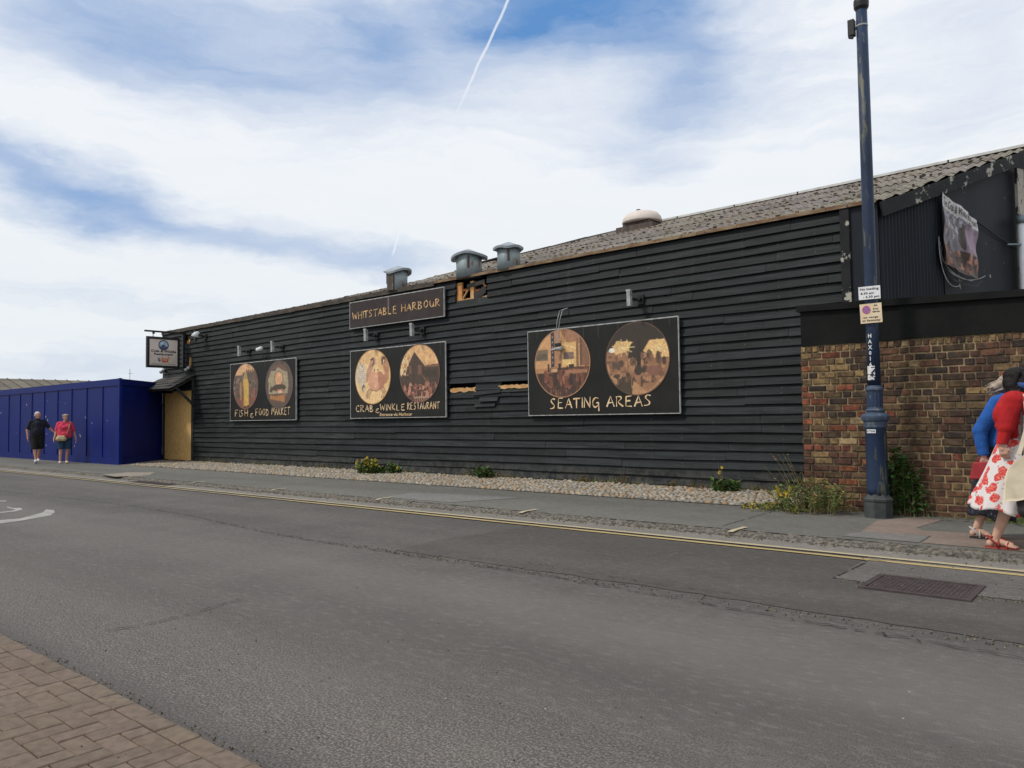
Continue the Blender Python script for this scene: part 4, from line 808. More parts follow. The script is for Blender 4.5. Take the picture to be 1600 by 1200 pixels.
P.rect(.30, .42, .38, .43, (190, 140, 100)); P.rect(.55, .95, .34, .40, (160, 104, 72)); P.rect(.24, .27, .38, .50, (34, 26, 28)); P.rect(.44, .48, .40, .50, (34, 26, 28)); P.rect(.62, .72, .42, .48, (48, 34, 34))
picture(t, P, -9.26, 2.44, .69, (170, 128, 96))
P = Paint(96, None, (40, 33, 30)); P.rect(0, 1, 0, .62, (150, 102, 66), 1, .12); P.poly([(0, .30), (.40, .25), (.42, .0), (0, 0)], (62, 50, 42)); P.poly([(.38, .62), (.36, .50), (.62, .44), (.66, .62)], (38, 32, 32))
P.poly([(.08, .62), (.18, .76), (.42, .74), (.38, .62), (.2, .57)], (206, 160, 92), 1, .05); P.poly([(.60, .60), (.70, .74), (.98, .74), (1, .50), (.76, .50)], (214, 168, 98), 1, .05)
for i in range(11): P.line([(.28, .66), (.28+.18*math.cos(i*.57), .66+.12*math.sin(i*.57))], .004, (232, 196, 130)); P.line([(.84, .62), (.84+.2*math.cos(i*.57), .62+.14*math.sin(i*.57))], .004, (232, 196, 130))
speckle(P, 90, [(66, 50, 44), (96, 66, 50), (176, 124, 80), (120, 78, 56), (48, 38, 36)], (.02, .95, .18, .56), .015, .05, .85)
P.ell(.76, .33, .12, .07, (128, 80, 62)); P.rect(.50, .56, .3, .8, (30, 26, 26)); P.ell(.52, .34, .06, .07, (52, 40, 38)); P.ell(.18, .42, .07, .05, (86, 66, 54)); P.line([(.64, .02), (.90, .22)], .008, (180, 130, 84)); P.poly([(.42, .02), (.44, .20), (.62, .06), (.8, .04), (.6, 0)], (176, 126, 80))
P.ell(.10, .635, .05, .03, (220, 214, 204)); P.put(P.V > .79+.05*np.sin(P.U*9), (38, 31, 29), 1, .15)
picture(t, P, -7.51, 2.43, .69, (96, 74, 60))
mb = MB(); handwrite(mb, 'SEATING', -9.58, -8.38, 1.525, .205, YS-.004, .030); handwrite(mb, 'AREAS', -8.20, -7.20, 1.535, .205, YS-.004, .030); mb.build('lettering', 'gold_pale', t)
# hanging sign on its gallows bracket
hs = thing('hanging_sign', (-25, 11.85, 3.14), 'square Crab & Winkle Restaurant sign in a black frame hanging from a gallows bracket', 'hanging sign')
y0, y1, z0, z1 = 11.31, 12.39, 3.14, 4.15
mb = MB(); fr = .075
mb.box(-25.05, -24.95, y0, y1, z1-fr, z1).box(-25.05, -24.95, y0, y1, z0, z0+fr).box(-25.05, -24.95, y0, y0+fr, z0+fr, z1-fr).box(-25.05, -24.95, y1-fr, y1, z0+fr, z1-fr); mb.build('frame', 'black_plastic', hs)
MB().box(-25.03, -24.965, y0+fr, y1-fr, z0+fr, z1-fr).build('panel', 'dome', hs)
FX = -24.962; fnp = lambda a, b_: (FX, a, b_)
P = Paint(40, None, (28, 48, 92)); P.ell(.5, .5, .42, .42, (120, 160, 190)); P.rect(.1, .9, .1, .38, (38, 66, 112)); P.ell(.5, .5, .5, .5, (0, 0, 0), 0); P.rect(.30, .66, .38, .46, (30, 40, 70)); P.rect(.34, .60, .46, .54, (60, 80, 110)); P.ell(.36, .66, .16, .09, (150, 180, 200)); P.put((P.U-.5)**2+(P.V-.5)**2 > .17, (26, 40, 80))
mb = MB(); P.mesh(mb, lambda u_, v_: (FX, 11.85+(u_-.5)*.34, 3.885+(v_-.5)*.34), True); mb.build('emblem', 'print_flat', hs)
P = Paint(60, 36, (186, 172, 166)); ec = (0, 0)
P.ell(.60, .42, .24, .30, (176, 84, 50), 1, .08); P.ell(.60, .50, .14, .16, (206, 120, 80)); P.line([(.42, .55), (.38, .80), (.52, .88)], .035, (170, 84, 56)); P.line([(.78, .55), (.90, .72), (.80, .90)], .035, (170, 84, 56)); P.ell(.20, .5, .10, .28, (110, 118, 138)); P.ell(.26, .3, .05, .14, (70, 80, 106))
for i in range(3): P.line([(.44+.05*i, .25), (.36+.06*i, .06)], .018, (160, 80, 52)); P.line([(.76-.05*i, .25), (.86-.06*i, .06)], .018, (160, 80, 52))
mb = MB(); P.mesh(mb, lambda u_, v_: (FX, 11.85+(u_-.5)*.50, 3.41+(v_-.5)*.24)); mb.build('crab_picture', 'print_flat', hs)
mb = MB(); put_text(mb, 'Crab & Winkle', fnp, 11.44, 12.27, 3.65, .075, .035); put_text(mb, 'Restaurant', fnp, 11.54, 12.16, 3.555, .07, .035); put_text(mb, 'Entrance via The Harbour', fnp, 11.46, 12.26, 3.245, .03, .012); mb.build('lettering', 'ink', hs)
MB().box(-25.04, -24.96, 11.25, 12.62, 4.30, 4.35).box(-25.05, -24.95, 12.50, 12.58, 3.10, 4.35).obox((-25, 12.42, 3.18), (-25, 12.55, 3.12), .04, .06).obox((-24.9, 12.40, 3.16), (-24.62, 12.60, 2.88), .06, .09).build('gallows_bracket', 'black_plastic', hs)
MB().tube([(-25, 11.52, 4.15), (-25, 11.52, 4.30)], .012, 6).tube([(-25, 11.84, 4.15), (-25, 11.84, 4.30)], .02, 6).box(-25.015, -24.985, 11.50, 11.57, 4.24, 4.30).build('hanger', 'black_plastic', hs)
# torn banner on the gable
bc = [gpx(1473.5, 299, .14), gpx(1530.5, 343, .14), gpx(1530, 436, .14), gpx(1478, 412, .14)]
def bsurf(u_, v_, off=0):       # v up from the bottom
    s = (bc[3][0]*(1-u_)+bc[2][0]*u_)*(1-v_)+(bc[0][0]*(1-u_)+bc[1][0]*u_)*v_; z = (bc[3][1]*(1-u_)+bc[2][1]*u_)*(1-v_)+(bc[0][1]*(1-u_)+bc[1][1]*u_)*v_
    w = .022*math.sin(u_*9+v_*3)+.015*math.sin(v_*13+u_*4)+.008*math.sin(u_*26+v_*9); z -= .05*math.sin(u_*math.pi)*(v_*.5+.3*(1-v_)); return gp(s, z, .12+w+off)
P = Paint(64, 76, (120, 112, 122)); P.rect(0, 1, .80, 1, (176, 176, 182)); P.rect(0, .45, .25, .80, (104, 104, 116), 1, .15); P.rect(.45, 1, .3, .80, (116, 96, 122), 1, .15); P.poly([(.45, .74), (.62, .76), (.60, .35), (.42, .45)], (44, 38, 36)); P.poly([(.62, .70), (1, .72), (1, .3), (.72, .4)], (138, 112, 142))
speckle(P, 45, [(150, 160, 180), (90, 84, 92), (70, 60, 66), (160, 150, 160)], (0, .5, .45, .80), .02, .06, .7); P.rect(0, .5, 0, .26, (48, 32, 30)); P.rect(.5, 1, 0, .34, (52, 36, 36))
speckle(P, 60, [(140, 78, 62), (70, 40, 36), (170, 108, 88), (36, 26, 26), (110, 56, 48)], (0, 1, .02, .30), .02, .06, .9)
ban = thing('banner', bsurf(.5, 0), 'torn crumpled photo banner hanging askew on the black gable wall', 'banner')
mb = MB(); P.mesh(mb, lambda a, b_: bsurf(a, b_)); mb.build('sheet', 'print_flat', ban, smooth=True)
mb = MB(); put_text(mb, 'The Crab & Winkle Restaurant', lambda a, b_: bsurf(a, .86+(b_)*1.0, .012), .04, .96, 0, .10, .006); put_text(mb, 'For the finest fish', lambda a, b_: bsurf(a, .79+b_, .012), .1, .8, 0, .035)
mb.build('lettering', 'ink', ban)
# ------------------------------------------------------------------ small lamps on the wall
def flood(x, z):
    t = thing('wall_lamp', (x, YW-.05, z), '', 'wall lamp', 'grey floodlights on brackets above the wall signs')
    MB().box(x-.045, x+.03, 12.28, 12.36, z-.15, z+.14).box(x-.055, x+.04, 12.275, 12.30, z+.12, z+.16).build('lamp_housing', 'trim_alu', t)
    MB().obox((x+.0, 12.34, z), (x+.05, 12.60, z-.02), .035, .035).box(x+.0, x+.14, 12.57, 12.62, z-.10, z+.08).tube([(x+.08, 12.50, z), (x+.08, 12.57, z)], .035, 12).build('bracket', 'black_plastic', t)
    return t
for (x_, z_, lb) in ((-21.11, 3.46, 'grey floodlight above the yellow raincoat picture of the fish market sign'), (-19.34, 3.47, 'grey floodlight above the right picture of the fish market sign'),
                     (-15.18, 3.47, 'grey floodlight above the crab picture, below the harbour name board'), (-13.48, 3.46, 'grey floodlight above the gabled building picture, below the harbour name board'), (-7.51, 3.55, 'grey floodlight above the parasol picture of the seating areas sign')):
    flood(x_, z_)['label'] = lb
t = thing('security_camera', (-20.21, 12.6, 3.46), 'small white security camera between the two floodlights of the fish market sign', 'security camera')
MB().tube([(-20.34, 12.42, 3.45), (-20.30, 12.42, 3.455), (-20.12, 12.42, 3.48), (-20.06, 12.42, 3.49)], [.03, .055, .055, .05], 14).build('camera_body', 'plate_white', t, smooth=True)
MB().tube([(-20.14, 12.42, 3.47), (-20.10, 12.60, 3.50)], .022, 8).build('bracket', 'black_plastic', t)
t = thing('spotlight', (-23.77, 12.6, 4.17), 'white round spotlight near the wall top right of the hanging sign', 'spotlight')
MB().tube([(-23.95, 12.30, 4.16), (-23.80, 12.34, 4.18), (-23.70, 12.36, 4.18)], [.035, .085, .10], 16).build('lamp_head', 'plate_white', t, smooth=True); MB().tube([(-23.74, 12.36, 4.18), (-23.66, 12.60, 4.12)], .035, 8).box(-23.74, -23.58, 12.57, 12.62, 4.02, 4.2).build('bracket', 'black_plastic', t)
for (x_, z_, lb) in ((-24.52, 3.10, 'small twin pale spotlight right of the hanging sign brace'), (-26.25, 3.12, 'small grey spotlight under the hanging sign beside the wall corner')):
    t = thing('spotlight', (x_, 12.6, z_), lb, 'spotlight')
    MB().tube([(x_-.12, 12.42, z_-.04), (x_-.02, 12.45, z_+.02)], [.06, .04], 12).tube([(x_+.10, 12.42, z_+.05), (x_+.04, 12.45, z_-.0)], [.055, .035], 12).build('lamp_head', 'trim_alu', t, smooth=True); MB().tube([(x_, 12.45, z_), (x_, 12.60, z_-.03)], .03, 8).build('bracket', 'black_plastic', t)
t = thing('hanging_lamp', (-9.25, 12.5, 3.5), 'white lamp dangling on long grey cables in front of the seating areas sign', 'lamp')
mb = MB()
for o_ in (-.03, .035): mb.tube([(-9.14, 12.60, 3.56), (-9.20+o_, 12.45, 3.50), (-9.25+o_, 12.42, 3.3), (-9.30+o_*.8, 12.44, 3.05), (-9.29, 12.44, 2.82)], .008, 6)
mb.build('cable', 'trim_alu', t); MB().tube([(-9.42, 12.40, 2.71), (-9.36, 12.42, 2.72), (-9.26, 12.44, 2.735), (-9.18, 12.44, 2.73)], [.02, .03, .048, .045], 14).build('lamp_head', 'trim_alu', t, smooth=True); MB().box(-9.34, -9.22, 12.40, 12.46, 2.77, 2.84).build('clamp', 'black_plastic', t)
# ------------------------------------------------------------------ roof ventilators
def cowl(x, y, r, zb, zt, lab, rusty=False, lean=0, bent=False):
    t = thing('roof_vent', (x, y, zb), lab, 'roof vent', 'three sheet metal cowl vents behind the wall top'); rot = Matrix.Rotation(lean, 3, 'Y')
    MB().lathe(x, y, [(r*1.02, 0), (r*.98, (zt-zb)*.5), (r, zt-zb)], 28, tilt=rot, cz=zb).build('pipe', 'galv', t, smooth=True)
    if rusty: MB().lathe(x, y, [(r*1.03, .02), (r*1.03, zt-zb-.12)], 7, tilt=rot, cz=zb).build('rusty_panel', 'rusty', t) if False else MB().box(x-r*.42, x+r*.50, y-r*1.03, y-r*.7, zb, zt-.10).build('rusty_panel', 'rusty', t)
    top = Vector((0, 0, zt-zb)); top = rot @ top; mb = MB(); N = 28; R_ = r*1.33; hh = r*.62
    prof = [(.01, hh), (R_*.5, hh*.58), (R_*.96, hh*.10), (R_, .02), (R_*.98, -.03), (r*.98, -.02)]; vs = []
    for (a, z) in prof:
        for k in range(N):
            th = 2*math.pi*k/N; kk = 1+(.05*math.sin(3*th+x)+(.10*math.sin(th*2+1) if bent else 0))*(a/R_); p = rot @ Vector((a*kk*math.cos(th), a*kk*math.sin(th), z+(-.05*math.sin(2*th+x)*(a/R_) if bent else -.015*math.sin(5*th)*(a/R_)))); vs.append((x+top.x+p.x, y+top.y+p.y, zb+top.z+p.z))
    mb.add(vs, [(i*N+k, i*N+(k+1) % N, (i+1)*N+(k+1) % N, (i+1)*N+k) for i in range(len(prof)-1) for k in range(N)]); mb.build('cap', 'galv_cap', t, smooth=False)
    mb = MB(); a0 = -.9 if not rusty else -2.2
    p = (x+r*math.cos(a0)*1.01, y+r*math.sin(a0)*1.01); mb.box(p[0]-.02, p[0]+.02, p[1]-.02, p[1]+.02, zt-.30, zt-.02); mb.build('strap', 'rusty', t)
cowl(-14.46, 12.74, .25, 4.54, 5.02, 'leftmost cowl vent with a rusty brown panel and battered cap', True, 0, True)
cowl(-12.02, 12.76, .30, 4.56, 5.05, 'middle grey cowl vent with a lifted bent cap above the broken boards', False, -.03, True)
cowl(-10.83, 12.76, .255, 4.58, 5.05, 'rightmost grey cowl vent with a neat conical cap')
# low dome ventilator
dv = thing('dome_vent', (-9.1, 16.2, 5.9), 'low cream dome ventilator on a dark base near the roof ridge', 'roof vent')
mb = MB(); N = 40; cxv, cyv, czv = -9.72, 16.6, 6.16; vs = []; prof = [(1.0, -.02), (1.02, .02), (.96, .16), (.82, .28), (.55, .36), (.01, .39)]
for (a, z) in prof:
    for k in range(N): th = 2*math.pi*k/N; vs.append((cxv+.50*a*math.cos(th), cyv+.45*a*math.sin(th), czv+z*.72+.05*a*math.cos(th)*0))
mb.add(vs, [(i*N+k, i*N+(k+1) % N, (i+1)*N+(k+1) % N, (i+1)*N+k) for i in range(5) for k in range(N)]+[tuple(range(N-1, -1, -1))]); mb.build('dome', 'dome', dv, smooth=True)
MB().box(cxv-.38, cxv+.38, cyv-.30, cyv+.30, 5.85, 6.16).box(cxv-.50, cxv+.52, cyv-.42, cyv+.35, 5.80, 6.03).build('base', 'rusty', dv)
MB().box(cxv-.04, cxv+.04, cyv-.20, cyv-.12, 6.39, 6.46).build('bolt', 'black_plastic', dv)
# ------------------------------------------------------------------ brick enclosure wall
bw = thing('brick_wall', (-1, 10.85, .05), 'old dark brick wall with black painted rendered top behind the lamp post', 'brick wall')
BX0, BX1, BY = -3.80, 4.2, 10.68
MB().box(BX0+.01, BX1, BY+.016, BY+.33, -.02, 2.285).box(BX0+.01, BX0+.30, BY+.33, 12.58, -.02, 2.285).build('mortar_core', 'mortar', bw)
PAL = dict(dark=[(.055, .036, .027), (.045, .032, .027), (.07, .042, .030), (.085, .053, .034)], plum=[(.115, .056, .036), (.095, .046, .033), (.13, .068, .040)], brown=[(.130, .083, .044), (.150, .100, .052), (.110, .072, .040)], yel=[(.27, .18, .085), (.23, .15, .07), (.30, .215, .12)], red=[(.20, .065, .036), (.25, .088, .042), (.17, .055, .034)])
def brick(mb, x0, x1, z0, z1, y, c, rot=False):
    a = .006; j = lambda k=.003: random.uniform(-k, k); yf = y+random.uniform(-.006, .005); tl = random.uniform(-.004, .004)
    vs = [(x0, y+.03, z0), (x1, y+.03, z0), (x1, y+.03, z1), (x0, y+.03, z1), (x0+j(), yf+a, z0+j()), (x1+j(), yf+a, z0+j()), (x1+j(), yf+a, z1+j()), (x0+j(), yf+a, z1+j()),
          (x0+a+j(), yf+tl, z0+a+j()), (x1-a+j(), yf-tl, z0+a+j()), (x1-a+j(), yf-tl, z1-a+j()), (x0+a+j(), yf+tl, z1-a+j())]
    if rot: vs = [(BX0-.01+(v[1]-BY)+.004, BY+.02+(v[0]), v[2]) for v in vs]
    mb.add(vs, [(0, 1, 5, 4), (1, 2, 6, 5), (2, 3, 7, 6), (3, 0, 4, 7), (4, 5, 9, 8), (5, 6, 10, 9), (6, 7, 11, 10), (7, 4, 8, 11), (8, 9, 10, 11)], c)
mb = MB(); ch = .0895; ncr = 25
for i in range(ncr):
    z0 = 2.272-(i+1)*ch
    for rot in (False, True):
        x, X1 = (BX0, BX1) if not rot else (.0, 1.9)
        x += -.07*(i % 2)-random.uniform(0, .03); k = i % 2
        while x < X1:
            if i == 0: L = random.uniform(.075, .085)
            else: L = (.245 if k % 2 else .118) if random.random() < .85 else random.choice([.245, .118]); k += 1
            x2 = x+L
            if x2 > (BX0 if not rot else 0)+.02:
                xs_ = max(x, BX0 if not rot else 0); gx_ = (xs_-BX0) if not rot else 0; zz = z0; r_ = random.random()
                wy, wr, wp = .035, .022, .22
                if gx_ < .55: wy, wr = .20, .10
                if 9 < i < 17 and gx_ < .9: wr = .20
                if i > 15: wp = .60
                if i == 0: wy = .55 if gx_ < 1 else .35
                pal = 'yel' if r_ < wy else 'red' if r_ < wy+wr else 'plum' if r_ < wy+wr+wp else 'brown' if r_ < wy+wr+wp+.28 else 'dark'
                brick(mb, xs_+.0095+random.uniform(-.002, .003), x2-.0095, z0+.0095+random.uniform(-.003, .003), z0+ch-.0095+random.uniform(-.003, .003), BY, jit(random.choice(PAL[pal]), .22), rot)
            x = x2
mb.build('brickwork', 'brick', bw)
mb = MB(); xs = np.linspace(BX0+.02, BX1, 30); zt0 = lambda x: 2.755-(x-BX0)*.030
vs = []
for x in xs: vs += [(x, BY-.012, 2.279-(0.004 if int(x*7) % 2 else 0)), (x, BY-.012, zt0(x)), (x, BY+.34, zt0(x)), (x, BY+.34, 2.279)]
mb.add(vs, [(i*4+j, (i+1)*4+j, (i+1)*4+(j+1) % 4, i*4+(j+1) % 4) for i in range(29) for j in range(4)]+[(0, 1, 2, 3)])
mb.box(BX0+.02, BX0+.28, BY+.34, 12.6, 2.287, 2.74); mb.build('rendered_top', 'cap_black', bw)
mb = MB(); mb.obox((BX0-.02, BY+.16, zt0(BX0)+.044), (BX1, BY+.16, zt0(BX1)+.044), .44, .085); mb.build('coping', 'cap_black', bw)
# ------------------------------------------------------------------ blue hoarding
hb = thing('site_hoarding', (-30, 10.3, .05), 'tall royal blue painted plywood site hoarding left of the boarded doorway', 'hoarding')
HX, HY = -24.66, 10.36; pw = 1.255
for k in range(26):
    x1 = HX-k*pw; x0 = x1-pw
    MB().box(x0+.012, x1-.012, HY, HY+.02, .10, 2.66, (1, 1, 1)).build('panel', 'blue_board', hb)
for k in range(27):
    x1 = HX-k*pw; MB().box(x1-.045, x1+.0, HY-.022, HY+.03, .28, 2.52).build('cover_strip', 'blue_trim', hb)
sdv = np.array([-26.60, 12.60])-np.array([HX, HY]); sl_ = np.linalg.norm(sdv); sdv /= sl_; sn = np.array([sdv[1], -sdv[0]])
def hp(s, z, o_=0): return (HX+sdv[0]*s+sn[0]*o_, HY+sdv[1]*s+sn[1]*o_, z)
for k in range(3):
    a, b_ = sl_*k/3, sl_*(k+1)/3; mb = MB(); mb.add([hp(a+.002, .09), hp(b_-.002, .09), hp(b_-.002, 2.66), hp(a+.002, 2.66), hp(a+.002, .09, -.02), hp(b_-.002, .09, -.02), hp(b_-.002, 2.66, -.02), hp(a+.002, 2.66, -.02)], [(0, 1, 2, 3), (7, 6, 5, 4), (3, 2, 6, 7), (1, 5, 6, 2), (0, 3, 7, 4)])
    mb.build('panel', 'blue_board', hb)
MB().box(HX-26*pw, HX+.03, HY-.035, HY+.035, 2.52, 2.735).obox(hp(.03, 2.63, .01), hp(sl_, 2.63, .01), .05, .19).build('top_rail', 'blue_trim', hb)
MB().box(HX-26*pw, HX+.03, HY-.035, HY+.025, PZ, .27).obox(hp(.03, .16, .01), hp(sl_, .16, .01), .05, .20).build('kick_board', 'blue_trim', hb)
MB().box(HX-.05, HX+.035, HY-.04, HY+.04, PZ, 2.745).build('corner_post', 'blue_trim', hb)
mb = MB()
for q in range(24):
    xx, zz = HX-random.uniform(.5, 14), random.uniform(.5, 2.3); s_ = random.uniform(.01, .03); mb.box(xx-s_, xx+s_, HY-.0025, HY+.001, zz-s_*random.uniform(.5, 2), zz+s_)
mb.build('paper_scrap', 'trim_alu', hb)
# far shed roof and mast beyond the hoarding
fs_ = thing('distant_shed', (-52, 22, 0), 'low brown shed roof showing over the left end of the blue hoarding', 'shed')
yy = np.arange(8, 34, .62); mb = MB()
for a, b_ in zip(yy[:-1], yy[1:]): mb.add([(-50, a, 3.96), (-50, b_-.05, 3.965), (-43.5, b_-.05, 2.35), (-43.5, a, 2.35)], [(0, 1, 2, 3)], jit((1, 1, 1), .12)); mb.obox((-50, b_-.03, 3.98), (-43.5, b_-.03, 2.37), .05, .04, c=(.75, .72, .7))
mb.add([(-50.02, 8, 3.94), (-57, 8, 2.3), (-57, 34, 2.3), (-50.02, 34, 3.94)], [(0, 1, 2, 3)]); mb.build('roof', 'grey_roof', fs_)
MB().box(-56.5, -43.8, 8.2, 33.5, 0, 2.33).build('wall', 'board_old', fs_)
t = thing('distant_mast', (-50, 21.59, 0), 'thin grey mast rising behind the blue hoarding', 'mast')
MB().tube([(-50, 21.59, 0), (-50, 21.59, 4.78)], .018, 6).tube([(-50, 21.5, 4.5), (-50, 21.75, 4.5)], .012, 6).build('pole', 'trim_alu', t)
# ------------------------------------------------------------------ lamp post
LX, LY = -2.735, 10.22; cl = 'old blue cast iron lamp post with stickers and parking plates by the brick wall'
lp = thing('lamp_post', (LX, LY, PZ), cl, 'lamp post')
MB().lathe(LX, LY, [(.165, PZ-.02), (.165, PZ+.18), (.16, PZ+.20), (.175, PZ+.205), (.178, PZ+.23), (.15, PZ+.25), (.13, PZ+.29)], 8).build('plinth', 'post_base', lp)
mb = MB().lathe(LX, LY, [(.128, .33), (.122, .42), (.122, 1.16), (.128, 1.17)], 40); mb.build('lower_column', 'post_blue', lp, smooth=True)
MB().lathe(LX, LY, [(.128, 1.165), (.133, 1.18), (.133, 1.205), (.135, 1.21), (.135, 1.24), (.155, 1.255), (.165, 1.29), (.165, 1.312), (.14, 1.335), (.10, 1.35), (.095, 1.37)], 40).build('collar', 'post_rim', lp, smooth=False)
MB().lathe(LX, LY, [(.105, 1.365), (.112, 1.38), (.105, 1.395), (.092, 1.40), (.092, 1.42)], 40).build('ring', 'post_rim', lp)
vs = []; N = 84; prof = [(.093, 1.41), (.093, 1.43), (.094, 1.60), (.090, 1.625)]; mb = MB()
for (r_, z) in prof:
    for k in range(N): th = 2*math.pi*k/N; rr = r_*(1-.075*(.5+.5*math.cos(th*14))); vs.append((LX+rr*math.cos(th), LY+rr*math.sin(th), z))
mb.add(vs, [(i*N+k, i*N+(k+1) % N, (i+1)*N+(k+1) % N, (i+1)*N+k) for i in range(3) for k in range(N)]); mb.build('fluted_sleeve', 'post_blue', lp, smooth=True)
MB().lathe(LX, LY, [(.088, 1.615), (.103, 1.63), (.104, 1.65), (.085, 1.67), (.076, 1.69)], 40).build('ring', 'post_rim', lp)
mb = MB().lathe(LX, LY, [(.078, 1.68), (.075, 2.4), (.071, 4.5), (.067, 6.50)], 32); mb.build('shaft', 'post_blue', lp, smooth=True)
MB().lathe(LX, LY, [(.066, 6.46), (.088, 6.50), (.092, 6.56), (.088, 6.60), (.06, 6.62), (.05, 7.3), (.05, 7.6)], 32).build('finial_collar', 'black_plastic', lp)
lt = MB().obox((LX, LY, 7.55), (LX-.1, LY-1.3, 7.75), .05, .05).build('lamp_arm', 'post_blue', lp); MB().box(LX-.25, LX+.05, LY-1.9, LY-1.25, 7.68, 7.82).build('lantern', 'galv', lp)
zb = atY(1335, 45, LY)[2]
MB().obox((LX-.115, LY-.03, zb-.10), (LX-.115, LY-.03, zb+.10), .075, .09, (0, 1, 0)).obox((LX-.15, LY-.04, zb-.105), (LX-.10, LY-.04, zb-.125), .05, .03).build('sensor_box', 'black_plastic', lp)
MB().lathe(LX, LY, [(.0705, zb-.008), (.0705, zb+.012)], 24).obox((LX-.10, LY, zb), (LX-.06, LY, zb), .03, .03).build('steel_band', 'trim_alu', lp)
mb = MB()
def cyl_face(r_): return lambda a, b_: (LX+r_*math.sin(a/r_+.02-.18), LY-r_*math.cos(a/r_+.02-.18), b_)
zl = 2.31
for ch_ in 'HAX0I6':
    vs, fs = text_mesh(ch_, .03); mn, mx = vs.min(0), vs.max(0); k = .050/(mx[1]-mn[1]); fnc = cyl_face(.0785)
    mb.add([fnc((x-(mn[0]+mx[0])/2)*k*.95, zl-.03+(y-mn[1])*k) for x, y in vs], fs); zl -= .071
mb.build('number_letters', 'white_vinyl', lp)
mb = MB(); fnc = cyl_face(.0800); P_ = []
for i in range(9):
    for j in range(14):
        a0, a1 = -.048+i*.0107, -.048+(i+1)*.0107; b0, b1 = 1.755+j*.0125, 1.755+(j+1)*.0125; dk = (j < 6 and random.random() < .5) or (i > 4 and abs(j-7-(i-6)) < 1.3) or (j == 12 and i > 4)
        if j == 5 and i in (0, 1, 3): continue
        mb.add([fnc(a0, b0), fnc(a1, b0), fnc(a1, b1), fnc(a0, b1)], [(0, 1, 2, 3)], m=1 if dk and i > 2 else 0)
mb.build('torn_sticker', ['white_vinyl', 'ink'], lp)
fnc = cyl_face(.131); mb = MB()
for i in range(6): mb.add([fnc(-.055+i*.0185, 1.10), fnc(-.055+(i+1)*.0185, 1.10), fnc(-.055+(i+1)*.0185, 1.145), fnc(-.055+i*.0185, 1.145)], [(0, 1, 2, 3)])
npl = mb.build('number_plate', 'plate_white', lp); fnc = cyl_face(.1325); mb = MB(); put_text(mb, 'BT7590', fnc, -.048, .048, 1.112, .022, .02); mb.build('lettering', 'ink', npl)
# plates strapped to the post
def plate(label, pxs, mat, y):
    q = [atY(px, py, y) for px, py in pxs]; t = thing('parking_sign', tuple((q[2]+q[3])/2), label, 'parking sign')
    MB().add([tuple(p) for p in q]+[(p[0], p[1]+.004, p[2]) for p in q], [(0, 1, 2, 3), (7, 6, 5, 4), (0, 4, 5, 1), (1, 5, 6, 2), (2, 6, 7, 3), (3, 7, 4, 0)]).build('plate', mat, t)
    def fn(u_, v_, off=.0025): a = q[3]*(1-u_)+q[2]*u_; b_ = q[0]*(1-u_)+q[1]*u_; p = a*(1-v_)+b_*v_; return (p[0], p[1]-off, p[2])
    MB().lathe(LX, LY, [(.081, float(q[0][2])-.06), (.081, float(q[0][2])-.045)], 20).box(LX-.03, LX+.03, LY-.10, LY-.07, float(q[0][2])-.07, float(q[0][2])-.035).build('clip', 'trim_alu', t)
    return t, fn
t, fn = plate('white No loading times plate on the lamp post above the cream plate', [(1341, 449), (1375, 445.5), (1376, 466), (1342, 469)], 'plate_white', LY-.105)
mb = MB(); put_text(mb, 'No loading', fn, .08, .95, .72, .0, .012, align='fit') if False else None
def ptxt(mb, s, fn, u0, u1, v0, vh, bold=.02):
    vs, fs = text_mesh(s, bold); mn, mx = vs.min(0), vs.max(0); mb.add([fn(u0+(x-mn[0])/(mx[0]-mn[0])*(u1-u0), v0+y/.70*vh) for x, y in vs], fs)
ptxt(mb, 'No loading', fn, .07, .93, .72, .17); ptxt(mb, '8.30 am', fn, .09, .70, .40, .16); ptxt(mb, '- 6.30 pm', fn, .20, .94, .12, .16); mb.build('lettering', 'ink', t)
t, fn = plate('cream no stopping plate reading At any time on verge or footway', [(1343, 476), (1377, 472.5), (1379, 503), (1345, 506)], 'plate_cream', LY-.105)
mb = MB(); ptxt(mb, 'At', fn, .64, .82, .84, .10); ptxt(mb, 'any', fn, .60, .87, .68, .09); ptxt(mb, 'time', fn, .57, .90, .53, .10); ptxt(mb, 'on verge', fn, .13, .82, .26, .09); ptxt(mb, 'or footway', fn, .08, .92, .09, .10); mb.build('lettering', 'ink', t)
def disc(mb, fn, cu, cv, r0, r1, off, asp=1.0, N=30):
    vs = [fn(cu+r0*math.cos(2*math.pi*k/N), cv+r0*asp*math.sin(2*math.pi*k/N), off) for k in range(N)]+[fn(cu+r1*math.cos(2*math.pi*k/N), cv+r1*asp*math.sin(2*math.pi*k/N), off) for k in range(N)]
    mb.add(vs, [(k, (k+1) % N, N+(k+1) % N, N+k) for k in range(N)])
mb = MB(); mb.add([fn(.30+.15*math.cos(2*math.pi*k/30), .69+.17*math.sin(2*math.pi*k/30), .003) for k in range(30)], [tuple(range(30))]); mb.build('blue_roundel', 'sign_blue', t)
mb = MB(); disc(mb, fn, .30, .69, .15, .19, .0045, 1.13)
for s_ in (1, -1): mb.add([fn(.30+a, .69+b_, .0042+.0002*s_) for a, b_ in ((-.12, -.11*s_), (-.09, -.14*s_), (.12, .11*s_), (.09, .14*s_))], [(0, 1, 2, 3)])
mb.build('red_cross', 'sign_red', t)
